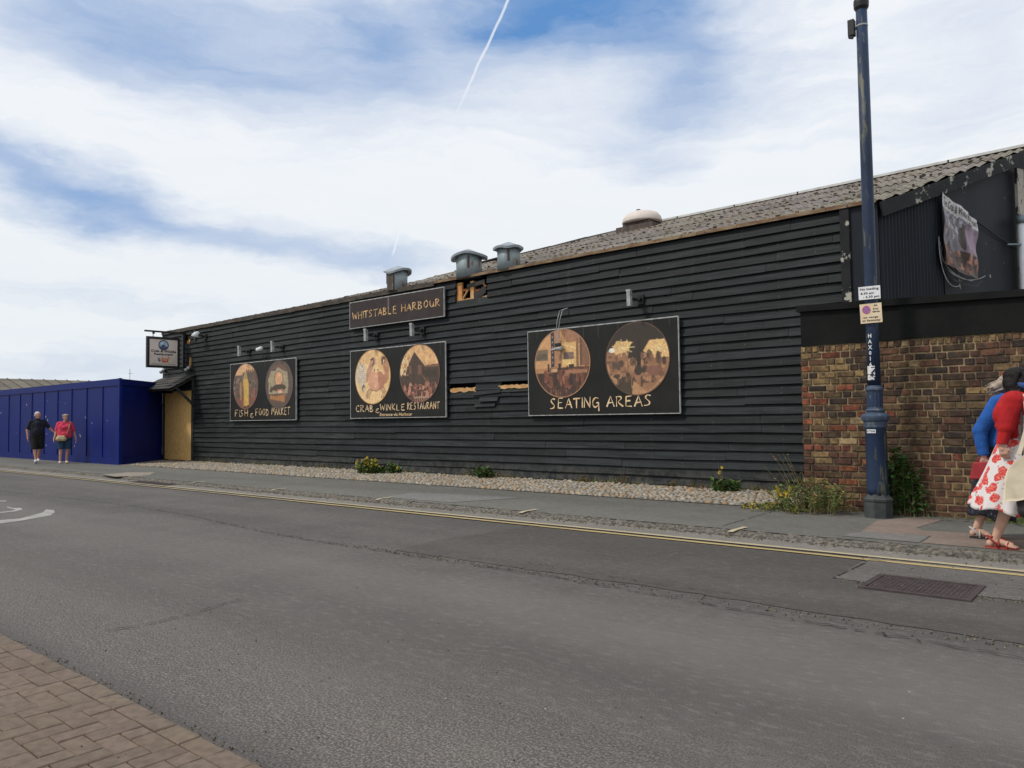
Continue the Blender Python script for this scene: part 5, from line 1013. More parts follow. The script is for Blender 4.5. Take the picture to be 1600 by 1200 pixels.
# ------------------------------------------------------------------ plants
def plant(name, label, cat, x, y, w, h, nst, leaf, lmat_c, flowers=0, seed=1, lean=(0, 0), narrow=False, dry=0, group=None, base=.05, dw=.45, droop=.3, lper=14):
    rs = random.Random(seed); t = thing(name, (x, y, PZ), label, cat, group); ms, ml, mf, md = MB(), MB(), MB(), MB()
    for i in range(nst):
        a = rs.uniform(0, 6.283); rr = rs.random()**.6; bx, by = x+math.cos(a)*rr*w*base, y+math.sin(a)*rr*dw*w*base*2; hh = h*rs.uniform(.45, 1)*(1-.35*rr); ex, ey = x+math.cos(a)*rr*w*.5+lean[0]*hh, y+math.sin(a)*rr*w*dw*.6+lean[1]*hh
        ey = min(ey, y+.10*w+.05); pts = [Vector((bx+(ex-bx)*t_**1.3, by+(ey-by)*t_**1.3, PZ+hh*(t_-droop*.35*t_**3))) for t_ in (0, .25, .5, .75, 1)]
        dryst = rs.random() < dry
        ms.tube(pts, [.005, .004, .0035, .003, .001], 4)
        for k in range(lper):
            t_ = rs.uniform(.12, 1); f_ = t_*4; i0 = min(3, int(f_)); p = pts[i0].lerp(pts[i0+1], f_-i0); L = leaf*rs.uniform(.5, 1.25); th = rs.uniform(0, 6.283); ph = rs.uniform(-.3, .9)
            dv_ = Vector((math.cos(th)*math.cos(ph), math.sin(th)*math.cos(ph)*.8, math.sin(ph))); sd_ = dv_.cross(Vector((rs.uniform(-1, 1), rs.uniform(-1, 1), 1))).normalized()*(L*(.16 if narrow else .36)); c = tuple(q*rs.uniform(.55, 1.45) for q in lmat_c)
            q0 = p; q1 = p+dv_*L*.5+Vector((0, 0, .08*L)); q2 = p+dv_*L+Vector((0, 0, -.12*L)); (md if dryst else ml).add([q0, q1+sd_, q2, q1-sd_], [(0, 1, 2), (0, 2, 3)], c)
        if flowers and rs.random() < flowers:
            for _ in range(2):
                p = pts[-1]+Vector((rs.uniform(-.02, .02), rs.uniform(-.02, .02), rs.uniform(-.03, .02))); r_ = rs.uniform(.018, .030)
                for k in range(6): a2 = k*1.047; mf.add([p, p+Vector((math.cos(a2)*r_, -.006, math.sin(a2)*r_)), p+Vector((math.cos(a2+.5)*r_, -.010, math.sin(a2+.5)*r_))], [(0, 1, 2)])
    ms.build('stem', 'stem', t)
    if ml.v: ml.build('foliage', 'leaf', t)
    if md.v: md.build('dry_foliage', 'dry_grass', t)
    if mf.v: mf.build('flowers', 'petal', t)
    return t
A = lambda px, py: atZ(px, py, PZ)
p = A(570, 741); plant('flowering_weed', 'bright yellow flowering weed clump below the crab sign on the cobbles', 'plant', p[0]+.1, p[1], .80, .52, 60, .075, (.95, 1.15, .6), 1.0, 3, base=.3, lper=22)
p = A(600, 741); plant('weed', 'low green weeds just right of the yellow flowering clump', 'plant', p[0]+.15, p[1]+.1, .8, .34, 22, .09, (.9, 1, .7), .12, 4, base=.35, group='weeds along the wall foot')
p = A(757, 748); plant('weed', 'small leafy grey-green weed at the wall foot right of the crab sign', 'plant', p[0], p[1], .65, .32, 34, .11, (.9, 1.0, .9), 0, 5, base=.25, group='weeds along the wall foot')
p = A(1133, 770); plant('weed', 'spiky green weed with tall thin seed stalks below the right end of the boards', 'plant', p[0], p[1], .50, .30, 40, .13, (1.0, 1.15, .8), 0, 6, narrow=True, base=.2, group='weeds along the wall foot')
plant('seed_stalk', 'tall thin seed stalks with pale flowers against the black boards', 'plant', p[0]-.05, p[1]+.1, .35, .85, 5, .03, (1.5, 1.4, .9), .5, 61, narrow=True, base=.2, lper=8)
for i, px in enumerate((415, 500, 655, 690, 860, 930, 1020, 1060)):
    p = A(px, 733+(px-300)*.0425+4); plant('weed', ['tiny weed tuft under the fish market sign', 'tiny weed tuft left of the yellow flowering clump', 'tiny weed tuft right of the yellow flowering clump', 'low mossy tuft near the crab sign right edge', 'tiny reddish tuft below the seating sign left edge', 'tiny reddish tuft below the seating sign middle', 'tiny reddish tuft below the seating sign right half', 'tiny reddish tuft right of the seating sign'][i], 'plant', p[0], 12.45, .35, .16+.05*(i % 3), 12, .05, (1.3, 1.0, .6) if i < 4 else (1.9, .8, .6), 0, 20+i, narrow=True, base=.4, lper=9, group='weeds along the wall foot')
p = A(1272, 800); plant('bush', 'wispy yellow-green bush sprawling where the black boards meet the brick wall', 'bush', p[0], p[1]-.02, 1.25, .66, 95, .050, (1.5, 1.45, .95), .03, 8, lean=(-.15, 0), narrow=True, dry=.28, base=.35, lper=26, droop=.6)
plant('yellow_weed', 'small patch of yellow blossom at the left foot of the wispy bush', 'plant', p[0]-.33, p[1]-.1, .30, .50, 14, .05, (1.6, 1.5, .8), .9, 81, base=.3)
plant('dry_stalks', 'bare dry stalks leaning over the boards left of the wispy bush', 'plant', p[0]-.15, p[1]+.02, .9, 1.15, 9, .05, (1.2, 1.0, .8), 0, 82, lean=(-.38, 0), narrow=True, dry=1, base=.2, lper=9)
q = A(1215, 797); plant('low_weed', 'low yellowish ground weeds spilling over the pavement edge left of the wispy bush', 'plant', q[0]+.05, q[1], 1.0, .13, 60, .06, (1.7, 1.4, .7), .1, 9, narrow=True, dry=.3, base=.5, lper=14)
p = A(1404, 805); plant('climbing_bush', 'dense dark green leafy plant growing against the bricks right of the lamp post', 'bush', p[0]+.0, 10.56, .52, .98, 150, .085, (.78, .95, .72), 0, 10, base=.6, dw=.16, droop=.1, lper=22)
plant('dry_stalks', 'thin dry stalks above the dark leafy plant by the lamp post', 'plant', p[0]-.05, 10.58, .45, 1.25, 9, .04, (1.1, 1.0, .7), 0, 83, narrow=True, dry=1, base=.4, dw=.2, lper=12)
rs = random.Random(5); mb = MB()
for i in range(2600):
    x = rs.uniform(-1.75, 1.2) if i % 4 else rs.uniform(-3.7, 3); y = 10.66-abs(rs.gauss(0, .12)); h_ = rs.uniform(.03, .15)*(1 if x > -1.6 else .45); a = rs.uniform(0, 6.28); l_ = rs.uniform(0, .08)
    mb.add([(x, y, PZ), (x+.008, y+.004, PZ), (x+math.cos(a)*l_, y+math.sin(a)*l_*.5-.01, PZ+h_)], [(0, 1, 2)], tuple(q*rs.uniform(.6, 1.4) for q in ((1, 1, 1) if i % 3 else (.6, .9, .5))))
mb.build('grass', 'dry_grass', label='rough grass and weeds along the foot of the brick wall', cat='grass', kind='stuff')
rs = random.Random(9); mb = MB()
for i in range(1500):
    x = rs.uniform(-24.2, -3.9); y = 12.58-abs(rs.gauss(0, .06)); h_ = rs.uniform(.02, .09)*(1+math.sin(x*2.1)*.8); a = rs.uniform(0, 6.28); l_ = rs.uniform(0, .06)
    mb.add([(x, y, PZ+.01), (x+.012, y, PZ+.01), (x+math.cos(a)*l_, y-abs(math.sin(a)*l_), PZ+.01+max(.01, h_))], [(0, 1, 2)], tuple(q*rs.uniform(.5, 1.3) for q in ((1, .8, .6) if i % 2 else (.7, .9, .5))))
mb.build('grass_tufts', 'dry_grass', label='thin grass growing from the joint between cobbles and boards', cat='grass', kind='stuff')
# ------------------------------------------------------------------ people
V3 = lambda *a: Vector(a)
def hand(wr, d, nrm, side=1, k=1.0, curl=.5):
    d = Vector(d).normalized(); nrm = Vector(nrm); nrm = (nrm-d*nrm.dot(d)).normalized(); s_ = d.cross(nrm)*side; wr = Vector(wr); out = [cap(wr, wr+d*.03*k, .024*k, .026*k)]
    for i in range(4): out.append(cap(wr+d*.02*k+s_*(.018-.012*i)*k, wr+d*.078*k+s_*(.027-.018*i)*k, .016*k, .013*k))
    for i, L in enumerate((.072, .080, .074, .058)):
        p = wr+d*.080*k+s_*(.029-.0195*i)*k; a = curl*.5; r = .0085*k
        for q in range(3):
            dd = (d*math.cos(a)+nrm*math.sin(a)); p2 = p+dd*L*k*(.45, .31, .24)[q]; out.append(cap(p, p2, r, r*.93)); p = p2; a += curl*.75; r *= .95
    p = wr+d*.025*k+s_*.026*k; p2 = p+(d*.7+s_*.7+nrm*.25).normalized()*.036*k; p3 = p2+(d*.95+s_*.2+nrm*.35).normalized()*.030*k; out += [cap(p, p2, .012*k, .0105*k), cap(p2, p3, .0105*k, .0085*k)]
    return out
def head(c, f, k=1.0, up=(0, 0, 1)):
    c, f = Vector(c), Vector(f).normalized(); u_ = Vector(up); u_ = (u_-f*u_.dot(f)).normalized(); l_ = u_.cross(f); q = Matrix((f, l_, u_)).transposed().to_quaternion()
    E = lambda a, b, c_, r: ell(c+(f*a+l_*b+u_*c_)*k, [x*k for x in r], q)
    return [E(0, 0, .025, (.098, .077, .095)), E(.022, 0, -.045, (.070, .060, .070)), E(.058, 0, -.082, (.030, .030, .024)), E(.092, 0, -.012, (.020, .013, .022)), E(.080, 0, .012, (.018, .012, .032)), E(.072, .030, .026, (.020, .024, .010)), E(.072, -.030, .026, (.020, .024, .010)),
            E(.086, 0, -.050, (.012, .024, .006)), E(.084, 0, -.062, (.012, .020, .007)), E(0, .078, -.005, (.020, .010, .032)), E(0, -.078, -.005, (.020, .010, .032)), E(.066, .040, -.022, (.022, .020, .022)), E(.066, -.040, -.022, (.022, .020, .022))]
def eyes(root, c, f, k=1.0):
    c, f = Vector(c), Vector(f).normalized(); l_ = Vector((0, 0, 1)).cross(f).normalized(); u_ = f.cross(l_)
    for s_ in (1, -1):
        p = c+(f*.085+l_*.030*s_+u_*.008)*k; mb = MB(); sv, sf = _sphere(10, 7); mb.add([tuple(p+Vector(q)*.0105*k) for q in sv], sf, m=0); mb.add([tuple(p+f*.0065*k+Vector(q)*.0055*k) for q in sv], sf, m=1); mb.build('eye', ['eye_white', 'eye_dark'], root, smooth=True, local=True)
def shoe(name, root, heel, toe, mat, sole='sandal_black', w=.042, h_=.075, vox=.007):
    heel, toe = Vector(heel), Vector(toe); d = (toe-heel).normalized(); L = (toe-heel).length
    o = blob(name, [cap(heel+V3(0, 0, h_*.55), heel+d*L*.35+V3(0, 0, h_*.55), w*.9, w*.95), cap(heel+d*L*.3+V3(0, 0, w*.95), toe-d*w*.8+V3(0, 0, w*.75), w, w*.75), cap(heel+V3(0, 0, w), toe-d*w+V3(0, 0, w*.8), w*.95, w*.9)], mat, root, vox, 3, [(heel+V3(0, 0, .012), V3(0, 0, -1))])
    return o
def person(label, loc, rz):
    t = thing('person', loc, label, 'person'); t.rotation_euler = (0, 0, rz); return t
# --- man in navy polo
man = person('white-haired man in navy polo, black shorts and white trainers walking past the blue hoarding', (-28.45, 9.32, PZ), R(-16))
hc, hf = (.03, .0, 1.575), (1, .42, -.05)
sk = head(hc, hf, 1.02)+[cap((0, 0, 1.36), (.01, 0, 1.50), .062, .058), cap((0, 0, 1.28), (0, 0, 1.0), .09, .09), cap((0, -.19, 1.37), (-.02, -.29, 1.10), .055, .043), cap((-.02, -.29, 1.10), (.03, -.27, .86), .042, .028),
     cap((0, .19, 1.37), (.0, .37, 1.12), .055, .043), cap((.0, .37, 1.12), (.06, .52, .96), .042, .028),
     cap((0, -.09, .86), (.14, -.08, .48), .085, .058), cap((.14, -.08, .48), (.20, -.04, .11), .058, .038), cap((.20, -.04, .10), (.30, -.04, .06), .035, .03),
     cap((0, .09, .86), (-.05, .08, .47), .085, .058), cap((-.05, .08, .47), (-.30, .04, .17), .058, .038), cap((-.30, .04, .17), (-.23, .04, .08), .035, .03)]
sk += hand((.03, -.27, .86), (.1, .05, -1), (.3, 1, 0), 1, 1.08, .55)+hand((.06, .52, .96), (.25, .5, -.75), (-.2, -.6, -.4), -1, 1.08, .45)
blob('body', sk, 'skin_tan', man, .0075, 3); eyes(man, hc, hf, 1.02)
q = Vector(hf).normalized(); blob('hair', [ell(Vector(hc)-q*.018+V3(0, 0, .055), (.098, .088, .078)), ell(Vector(hc)-q*.045+V3(0, 0, .01), (.070, .085, .080))], 'hair_white', man, .008, 3)
blob('polo_shirt', [cap((0, -.14, 1.375), (0, .14, 1.375), .07, .07), cap((0, -.09, 1.26), (.02, -.08, 1.02), .125, .135), cap((0, .09, 1.26), (.02, .08, 1.02), .125, .135), cap((.02, 0, 1.28), (.04, 0, 1.05), .14, .15), ell((.06, 0, 1.04), (.15, .17, .20)), cap((0, -.07, .95), (0, .07, .95), .14, .14), cap((0, -.185, 1.37), (-.01, -.26, 1.17), .073, .066), cap((0, .185, 1.37), (0, .305, 1.20), .073, .064), cap((.0, 0, 1.42), (.01, 0, 1.46), .075, .070)], 'navy_cloth', man, .011, 4, [((0, 0, .84), (0, 0, -1)), ((-.01, -.26, 1.16), (-.1, -.3, -1)), ((0, .31, 1.19), (0, .65, -.75))][:1])
blob('shorts', [cap((0, -.07, .90), (0, .07, .90), .15, .15), cap((0, -.09, .84), (.12, -.085, .50), .13, .100), cap((0, .09, .84), (-.04, .08, .50), .13, .100)], 'black_cloth', man, .011, 4, [((0, 0, .47), (0, 0, -1))])
shoe('shoe', man, (.14, -.045, 0), (.43, -.055, .06), 'shoe_white', w=.055, h_=.10); shoe('shoe', man, (-.36, .04, .07), (-.09, .045, .0), 'shoe_white', w=.055, h_=.10)
# --- woman in pink tee
wm = person('woman in pink tee, denim shorts and pale headband walking beside the white-haired man', (-27.42, 9.78, PZ), R(-14))
hc, hf = (.02, .02, 1.49), (1, .18, -.05)
sk = head(hc, hf, .98)+[cap((0, 0, 1.28), (.01, .01, 1.42), .052, .05), cap((0, 0, 1.20), (0, 0, .95), .08, .09), cap((0, -.17, 1.29), (-.01, -.24, 1.03), .052, .04), cap((-.01, -.24, 1.03), (.08, -.31, .80), .039, .026),
     cap((0, .17, 1.29), (-.02, .27, 1.03), .052, .04), cap((-.02, .27, 1.03), (.03, .32, .79), .039, .026),
     cap((0, -.09, .80), (.07, -.11, .43), .09, .058), cap((.07, -.11, .43), (.10, -.13, .09), .058, .034), cap((.10, -.13, .08), (.20, -.13, .04), .033, .028),
     cap((0, .09, .80), (.0, .09, .43), .09, .058), cap((.0, .09, .43), (-.06, .07, .09), .058, .034), cap((-.06, .07, .08), (.04, .08, .04), .033, .028)]
sk += hand((.08, -.31, .80), (.15, -.1, -1), (.2, 1, .1), 1, 1.0, .8)+hand((.03, .32, .79), (.1, .1, -1), (.2, -1, .1), -1, 1.0, .6)
blob('body', sk, 'skin_tan', wm, .0075, 3); eyes(wm, hc, hf)
blob('hair', [ell((.0, .02, 1.535), (.098, .088, .080)), ell((-.03, .02, 1.49), (.075, .090, .085))], 'hair_grey', wm, .008, 3)
MB().tube([Vector((.02+.105*math.cos(a), .02+.092*math.sin(a), 1.565+.012*math.cos(a))) for a in np.linspace(0, 6.283, 25)], .014, 8, flat=1).build('headband', 'shoe_beige', wm, smooth=True, local=True)
blob('tee_shirt', [cap((0, -.13, 1.30), (0, .13, 1.30), .068, .068), cap((.02, -.09, 1.20), (.03, -.08, .92), .12, .15), cap((.02, .09, 1.20), (.03, .08, .92), .12, .15), ell((.085, 0, 1.17), (.10, .15, .08)), ell((.06, 0, .95), (.16, .185, .13)), cap((0, -.17, 1.29), (-.01, -.225, 1.10), .072, .068), cap((0, .17, 1.29), (-.01, .245, 1.10), .072, .068)], 'pink_cloth', wm, .011, 4, [((0, 0, .79), (0, 0, -1))])
blob('shorts', [cap((.01, -.08, .85), (.01, .08, .85), .145, .145), cap((0, -.095, .80), (.055, -.11, .50), .125, .098), cap((0, .095, .80), (.005, .095, .50), .125, .098)], 'denim', wm, .011, 4, [((0, 0, .47), (0, 0, -1))])
for (a, b_) in (((.04, -.13, 0), (.27, -.14, .0)), ((-.12, .07, .0), (.11, .085, .0))): shoe('shoe', wm, a, b_, 'shoe_beige', w=.046, h_=.075)
bg_ = person('', (-27.42, 9.78, PZ), R(-14)); bg_.name = 'handbag'; ORG['handbag'] = Vector((-27.42, 9.78, PZ)); props(bg_, 'small tan and cream cross-body bag at the hip of the woman in pink', 'handbag')
blob('pouch', [cap((.18, -.20, .80), (.22, -.03, .80), .075, .075), cap((.18, -.19, .86), (.21, -.05, .86), .055, .055)], 'tan_leather', bg_, .010, 3)
MB().tube([(.20, -.02, .88), (.20, .04, .98), (.17, .09, 1.12), (.14, .12, 1.25), (.03, .15, 1.375), (-.08, .12, 1.33)], .013, 8).build('strap', 'tan_leather', bg_, smooth=True, local=True)
MB().obox((.255, -.17, .83), (.275, -.05, .83), .02, .06, (0, 0, 1)).build('flap', 'cream_canvas', bg_, local=True)
def skirt(root, rings, mat, npl=11, amp=.10, name='skirt', sharp=1.0, th=.004):
    N = 132; K = 26; vs = []; zs_ = [r[4] for r in rings]
    for i in range(K+1):
        t = i/K; z = zs_[0]+(zs_[-1]-zs_[0])*t; g_ = [float(np.interp(-z, [-q for q in zs_], [r[j] for r in rings])) for j in range(4)]
        for k in range(N):
            a = 2*math.pi*k/N; w = 1+amp*t**1.2*(math.sin(a*npl+1.2*math.sin(a*2))*.7+math.sin(a*(npl*2-3)+2)*.25); zz = z+(.018*math.sin(a*npl*.5)+.02*math.sin(a+2.2)-.055*math.cos(a))*t**3
            vs.append((g_[0]+g_[2]*w*math.cos(a), g_[1]+g_[3]*w*math.sin(a), zz))
    mb = MB(); mb.add(vs, [(i*N+k, i*N+(k+1) % N, (i+1)*N+(k+1) % N, (i+1)*N+k) for i in range(K) for k in range(N)])
    o = mb.build(name, mat, root, smooth=True, local=True); so_ = o.modifiers.new('s', 'SOLIDIFY'); so_.thickness = th; return o
# --- woman in red cardigan, walking out of frame
RXo = -1.06
rw = person('dark-haired woman in red cardigan and red floral skirt walking out of the right edge', (RXo, 8.55, PZ), 0)
hc, hf = (.055, 0, 1.555), (1, -.25, -.12)
rleg = [cap((-.01, -.08, .86), (.0, -.08, .48), .085, .062), cap((.0, -.08, .48), (-.095, -.08, .36), .058, .060), cap((-.095, -.08, .36), (-.185, -.08, .10), .058, .036), cap((-.195, -.08, .085), (-.23, -.08, .05), .036, .034), cap((-.19, -.08, .075), (-.065, -.08, .045), .036, .026)]
toes = [cap((-.09, -.08+o_, .038), (-.015-abs(o_)*.4, -.08+o_*1.15, .028), .013, .011) for o_ in (-.034, -.018, 0, .016, .031)]
sk = head(hc, hf)+[cap((.04, 0, 1.36), (.07, 0, 1.48), .052, .05), cap((.02, 0, 1.30), (0, 0, 1.0), .11, .11), cap((.02, -.16, 1.37), (-.06, -.21, 1.12), .05, .042), cap((-.06, -.21, 1.12), (-.085, -.22, .97), .04, .028), cap((.02, .16, 1.37), (.12, .24, 1.12), .05, .04), cap((.12, .24, 1.12), (.32, .2, 1.2), .038, .026)]+rleg+toes
sk += [cap((.02, .08, .86), (.22, .08, .50), .085, .06), cap((.22, .08, .50), (.27, .08, .10), .058, .036), cap((.27, .08, .09), (.42, .08, .05), .035, .026)]
sk += hand((-.085, -.22, .97), (.15, .0, -1), (.3, 1, 0), 1, .98, .9)+hand((.32, .2, 1.2), (1, -.1, .3), (0, -.3, 1), -1, .98, .9)
blob('body', sk, 'skin', rw, .0065, 3); eyes(rw, hc, hf)
blob('hair', [ell((.025, .01, 1.615), (.118, .10, .085)), ell((-.02, .0, 1.55), (.075, .095, .09)), cap((-.01, -.03, 1.53), (-.02, -.05, 1.43), .065, .045), cap((-.02, -.06, 1.52), (.0, -.07, 1.42), .045, .03), cap((.0, .03, 1.50), (.02, .03, 1.40), .06, .035)]+[cap((-.0+.022*i, -.10+.006*(i % 3), 1.47), (-.065+.034*i, -.105+.008*i, 1.375+.012*(i % 3)), .015, .004) for i in range(7)]+[cap((.02+.014*i, -.06-.012*(i % 4), 1.66-.004*i*i*.3), (-.03+.012*i, -.09, 1.50), .012, .008) for i in range(9)], 'hair_black', rw, .007, 2)
MB().tube([(.045, -.078, 1.535), (.10, -.075, 1.52), (.145, -.03, 1.505), (.12, .045, 1.515)], [.022, .048, .054, .045], 12).box(-.0, .07, -.093, -.088, 1.53, 1.55).build('face_mask', 'mask_blue', rw, smooth=True, local=True)
blob('sunglasses', [ell((.130, -.060, 1.572), (.014, .024, .018)), ell((.142, .015, 1.572), (.012, .024, .018)), cap((.12, -.082, 1.578), (.03, -.090, 1.575), .006, .005)], 'black_plastic', rw, .004, 1)
blob('cardigan', [cap((.02, -.13, 1.375), (.02, .13, 1.375), .085, .085), cap((.02, -.05, 1.33), (-.01, -.04, 1.12), .155, .13), cap((.02, .05, 1.33), (-.0, .04, 1.12), .155, .13), ell((-.03, -.02, 1.30), (.13, .17, .13)), ell((-.075, -.17, 1.245), (.085, .075, .12)), cap((.01, -.16, 1.38), (-.055, -.205, 1.14), .095, .075), cap((-.055, -.205, 1.13), (-.085, -.22, .99), .062, .048), ell((-.07, -.20, 1.15), (.075, .06, .035)), cap((.02, .16, 1.38), (.12, .24, 1.14), .09, .07), cap((.12, .24, 1.12), (.29, .2, 1.19), .06, .045), cap((.03, 0, 1.42), (.05, 0, 1.45), .075, .065), ell((.10, 0, 1.24), (.09, .14, .12))], 'red_knit', rw, .009, 3, [((0, 0, .985), (0, 0, -1))])
blob('blouse', [cap((.03, 0, 1.15), (.03, 0, .96), .130, .140), ell((.075, -.085, 1.16), (.07, .095, .20))], 'floral_lining', rw, .011, 4, [((0, 0, .88), (0, 0, -1))])
skirt(rw, [(.0, 0, .130, .13, 1.03), (-.01, 0, .17, .16, .92), (-.03, 0, .235, .21, .70), (-.06, 0, .31, .26, .45), (-.075, 0, .325, .28, .345)], 'floral_skirt', 12, .075)
def sandal(root, heel, toe, y, mat, sole, w=.043):
    hx, tx = heel, toe; mb = MB(); N = 20; out = []
    for k in range(N):
        a = 2*math.pi*k/N; ca, sa = math.cos(a), math.sin(a); out.append((hx+(tx-hx)*(.5+.5*ca), y+sa*w*(.82+.2*ca)))
    vs = [(a, b_, 0.0) for a, b_ in out]+[(a, b_, .022) for a, b_ in out]; mb.add(vs, [tuple(range(N-1, -1, -1)), tuple(N+k for k in range(N))]+[(k, (k+1) % N, N+(k+1) % N, N+k) for k in range(N)])
    o = mb.build('shoe', sole, root, local=True); L = tx-hx; mb = MB()
    arch = lambda x_, hh, ww, tilt=0: [(x_+tilt*math.cos(a), y+math.sin(a-math.pi/2)*0+ww*math.cos(a), .015+hh*math.sin(a)) for a in np.linspace(0, math.pi, 12)]
    for pts, r_ in ((arch(hx+L*.72, .052, w*.98, .012), .011), (arch(hx+L*.42, .092, w*.92, 0), .010)): mb.tube(pts, r_, 6, flat=.6)
    mb.tube([(hx+L*.42, y-w*.9, .03), (hx+L*.18, y-w*.85, .10), (hx+L*.03, y, .115), (hx+L*.18, y+w*.85, .10), (hx+L*.42, y+w*.9, .03)], .010, 6); mb.tube([(hx+L*.20, y-w*.88, .11), (hx+L*.40, y, .122), (hx+L*.20, y+w*.88, .11)], .009, 6); mb.tube([(hx+L*.72, y-.01, .062), (hx+L*.56, y, .09), (hx+L*.40, y, .12)], .010, 6, flat=.6)
    mb.build('strap', mat, o, smooth=True, local=True)
sandal(rw, -.275, -.005, -.08, 'sandal_red', 'sandal_red'); sandal(rw, .22, .47, .08, 'sandal_red', 'sandal_red')
tb = thing('tote_bag', (RXo+.1, 8.2, .6), 'cream canvas tote bag hanging from the shoulder of the woman in red', 'tote bag'); tb.location = (RXo, 8.55, PZ)
vs = []; N, K = 22, 16; mb = MB()
for sd_ in (0, 1):
    for j in range(K+1):
        for i in range(N+1):
            a, b_ = i/N, j/K; wx_ = (.205+.03*(1-b_)-.05*b_**3*1.2) ; x_ = .16+(a-.5)*2*wx_; th = .055*(math.sin(math.pi*a)**.5)*(1-.55*b_)*(.5+.5*math.sin(math.pi*min(1, b_+.35))); z_ = .50+b_*.42-.05*(1-b_)*(abs(a-.5)*2)**3+.0*b_-.12*b_**4*(abs(a-.5)*2)**2*1.0
            vs.append((x_, -.37+(th if sd_ else -th)+.008*math.sin(a*14+b_*6), z_+.006*math.sin(a*20)))
k = (K+1)*(N+1)
fs = [(o_+j*(N+1)+i, o_+j*(N+1)+i+1, o_+(j+1)*(N+1)+i+1, o_+(j+1)*(N+1)+i) for o_ in (0, k) for j in range(K) for i in range(N)]
fs += [(i, i+1, k+i+1, k+i) for i in range(N)]+[(j*(N+1), k+j*(N+1), k+(j+1)*(N+1), (j+1)*(N+1)) for j in range(K)]+[(j*(N+1)+N, k+j*(N+1)+N, k+(j+1)*(N+1)+N, (j+1)*(N+1)+N) for j in range(K)]
mb.add(vs, fs); mb.build('bag', 'cream_canvas', tb, smooth=True, local=True)
for (x_, y_) in ((.055, -.385), (.12, -.36)): MB().obox((x_+.01, y_, .90), (.115+x_*.3, y_+.09, 1.18), .034, .006, (0, -1, 0)).obox((.115+x_*.3, y_+.09, 1.175), (.10, -.16, 1.44), .034, .008, (0, -1, 0)).build('strap', 'cream_canvas', tb, local=True)
bb = thing('shoulder_bag', (RXo, 8.55, PZ), 'black leather bag partly hidden under the cream tote', 'handbag'); blob('bag', [cap((.10, -.33, .40), (.34, -.33, .42), .075, .08), cap((.09, -.33, .46), (.34, -.33, .48), .07, .07)], 'sandal_black', bb, .010, 4)
MB().tube([(.09, -.33, .48), (.08, -.28, .9), (.07, -.17, 1.40)], .009, 6).build('strap', 'sandal_black', bb, smooth=True, local=True)
# --- woman in blue cardigan behind
BXo = -1.25
bwm = person('fair-haired woman in blue cardigan and navy dotted skirt half hidden behind the woman in red', (BXo, 9.1, PZ), 0)
hc, hf = (.14, 0, 1.555), (1, .05, -.1)
sk = head(hc, hf)+[cap((.07, 0, 1.36), (.10, 0, 1.48), .05, .05), cap((.06, 0, 1.30), (0, 0, 1.0), .11, .11), cap((.0, -.16, 1.36), (-.165, -.20, 1.08), .05, .042), cap((-.165, -.20, 1.08), (-.13, -.20, .84), .04, .027), cap((.04, .16, 1.36), (.05, .22, 1.08), .05, .04), cap((.05, .22, 1.08), (.2, .2, .95), .04, .026),
      cap((0, -.08, .86), (-.05, -.08, .48), .085, .062), cap((-.05, -.08, .48), (-.15, -.08, .34), .058, .055), cap((-.15, -.08, .34), (-.235, -.08, .12), .055, .036), cap((-.24, -.08, .095), (-.27, -.08, .06), .035, .033), cap((-.235, -.08, .085), (-.14, -.08, .05), .036, .027)]+[cap((-.15, -.08+o_, .045), (-.085, -.08+o_*1.1, .032), .012, .010) for o_ in (-.032, -.016, 0, .016, .03)]
sk += [cap((.02, .08, .86), (.22, .08, .50), .085, .06), cap((.22, .08, .50), (.25, .08, .10), .058, .036), cap((.25, .08, .09), (.40, .08, .05), .035, .026)]+hand((-.13, -.20, .84), (-.1, .0, -1), (.2, 1, 0), 1, .98, 1.3)+hand((.2, .2, .95), (.7, 0, -.5), (0, -1, 0), -1, .98, .8)
blob('body', sk, 'skin', bwm, .0065, 3); eyes(bwm, hc, hf)
rs = random.Random(3); pr = [ell((.12, 0, 1.60), (.115, .10, .09)), ell((.08, 0, 1.56), (.09, .095, .09)), cap((.04, -.03, 1.59), (-.03, -.06, 1.53), .055, .034)]
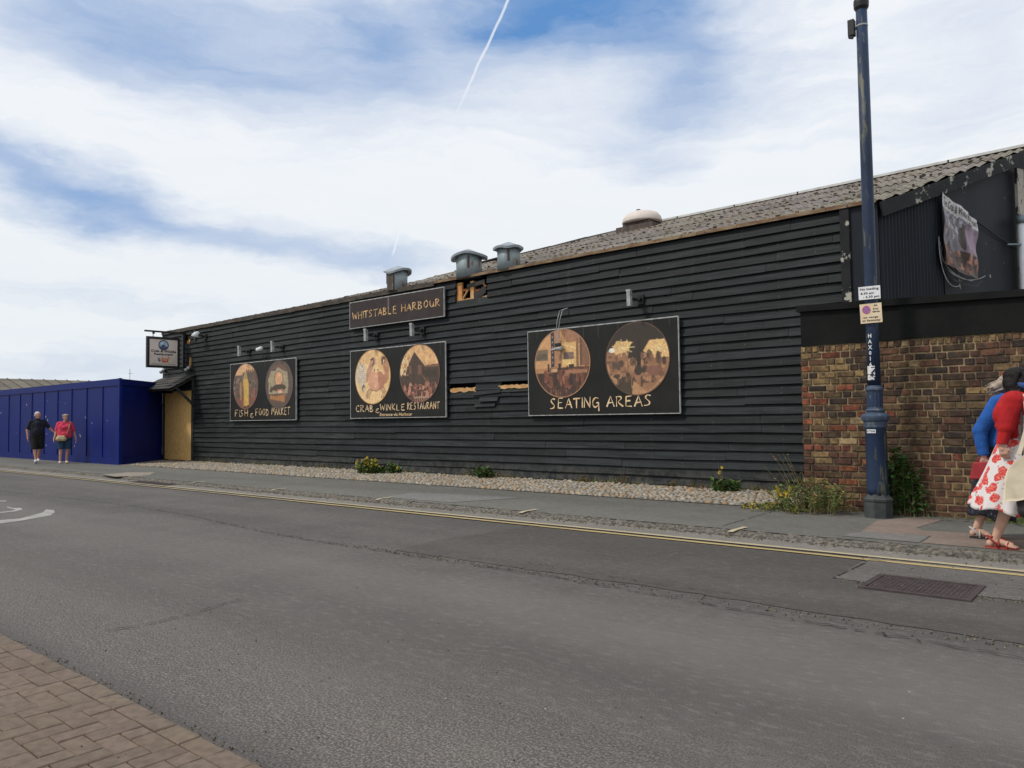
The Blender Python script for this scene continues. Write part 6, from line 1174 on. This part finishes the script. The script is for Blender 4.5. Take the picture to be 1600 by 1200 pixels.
for i in range(26): a = Vector((.04+rs.uniform(-.03, .03), rs.uniform(-.07, .03), 1.56+rs.uniform(-.05, .06))); pr.append(cap(a, a+V3(rs.uniform(-.16, -.08), rs.uniform(-.05, .02), rs.uniform(-.10, -.035)), .012, .0035))
blob('hair', pr, 'hair_blond', bwm, .005, 1)
blob('cardigan', [cap((.04, -.12, 1.365), (.05, .12, 1.365), .085, .085), cap((.05, -.05, 1.32), (.0, -.04, 1.0), .15, .145), cap((.05, .05, 1.32), (.0, .04, 1.0), .15, .145), ell((-.01, 0, 1.28), (.13, .17, .15)), cap((.0, -.16, 1.365), (-.16, -.20, 1.09), .085, .068), cap((-.16, -.20, 1.09), (-.135, -.20, .87), .068, .052), ell((-.15, -.20, 1.07), (.07, .055, .03)), cap((.05, .16, 1.365), (.05, .22, 1.08), .08, .06), cap((.05, .22, 1.08), (.18, .2, .96), .06, .05)], 'blue_knit', bwm, .009, 3, [((0, 0, .85), (0, 0, -1))])
skirt(bwm, [(.0, 0, .145, .145, .98), (-.02, 0, .19, .18, .8), (-.06, 0, .21, .20, .55), (-.125, 0, .205, .20, .215)], 'dotted_navy', 9, .05)
sandal(bwm, -.305, -.075, -.08, 'sandal_silver', 'sandal_black'); sandal(bwm, .2, .44, .08, 'sandal_silver', 'sandal_black')
rb = thing('handbag', (BXo-.13, 8.9, .74), 'small red leather bag carried low by the woman in blue', 'handbag'); rb.location = (BXo, 9.1, PZ)
mb = MB(); mb.add([(-.26, -.24, .61), (.02, -.24, .62), (.0, -.225, .80), (-.225, -.225, .78), (-.26, -.17, .61), (.02, -.17, .62), (.0, -.185, .80), (-.225, -.185, .78)], [(0, 1, 2, 3), (7, 6, 5, 4), (0, 4, 5, 1), (1, 5, 6, 2), (2, 6, 7, 3), (3, 7, 4, 0)])
o = mb.build('bag', 'red_leather', rb, local=True); bv = o.modifiers.new('b', 'BEVEL'); bv.width = .012; bv.segments = 3
MB().tube([(-.20, -.205, .77), (-.17, -.205, .83), (-.13, -.205, .80), (-.09, -.205, .83), (-.04, -.205, .78)], .008, 6).build('handle', 'red_leather', rb, smooth=True, local=True)
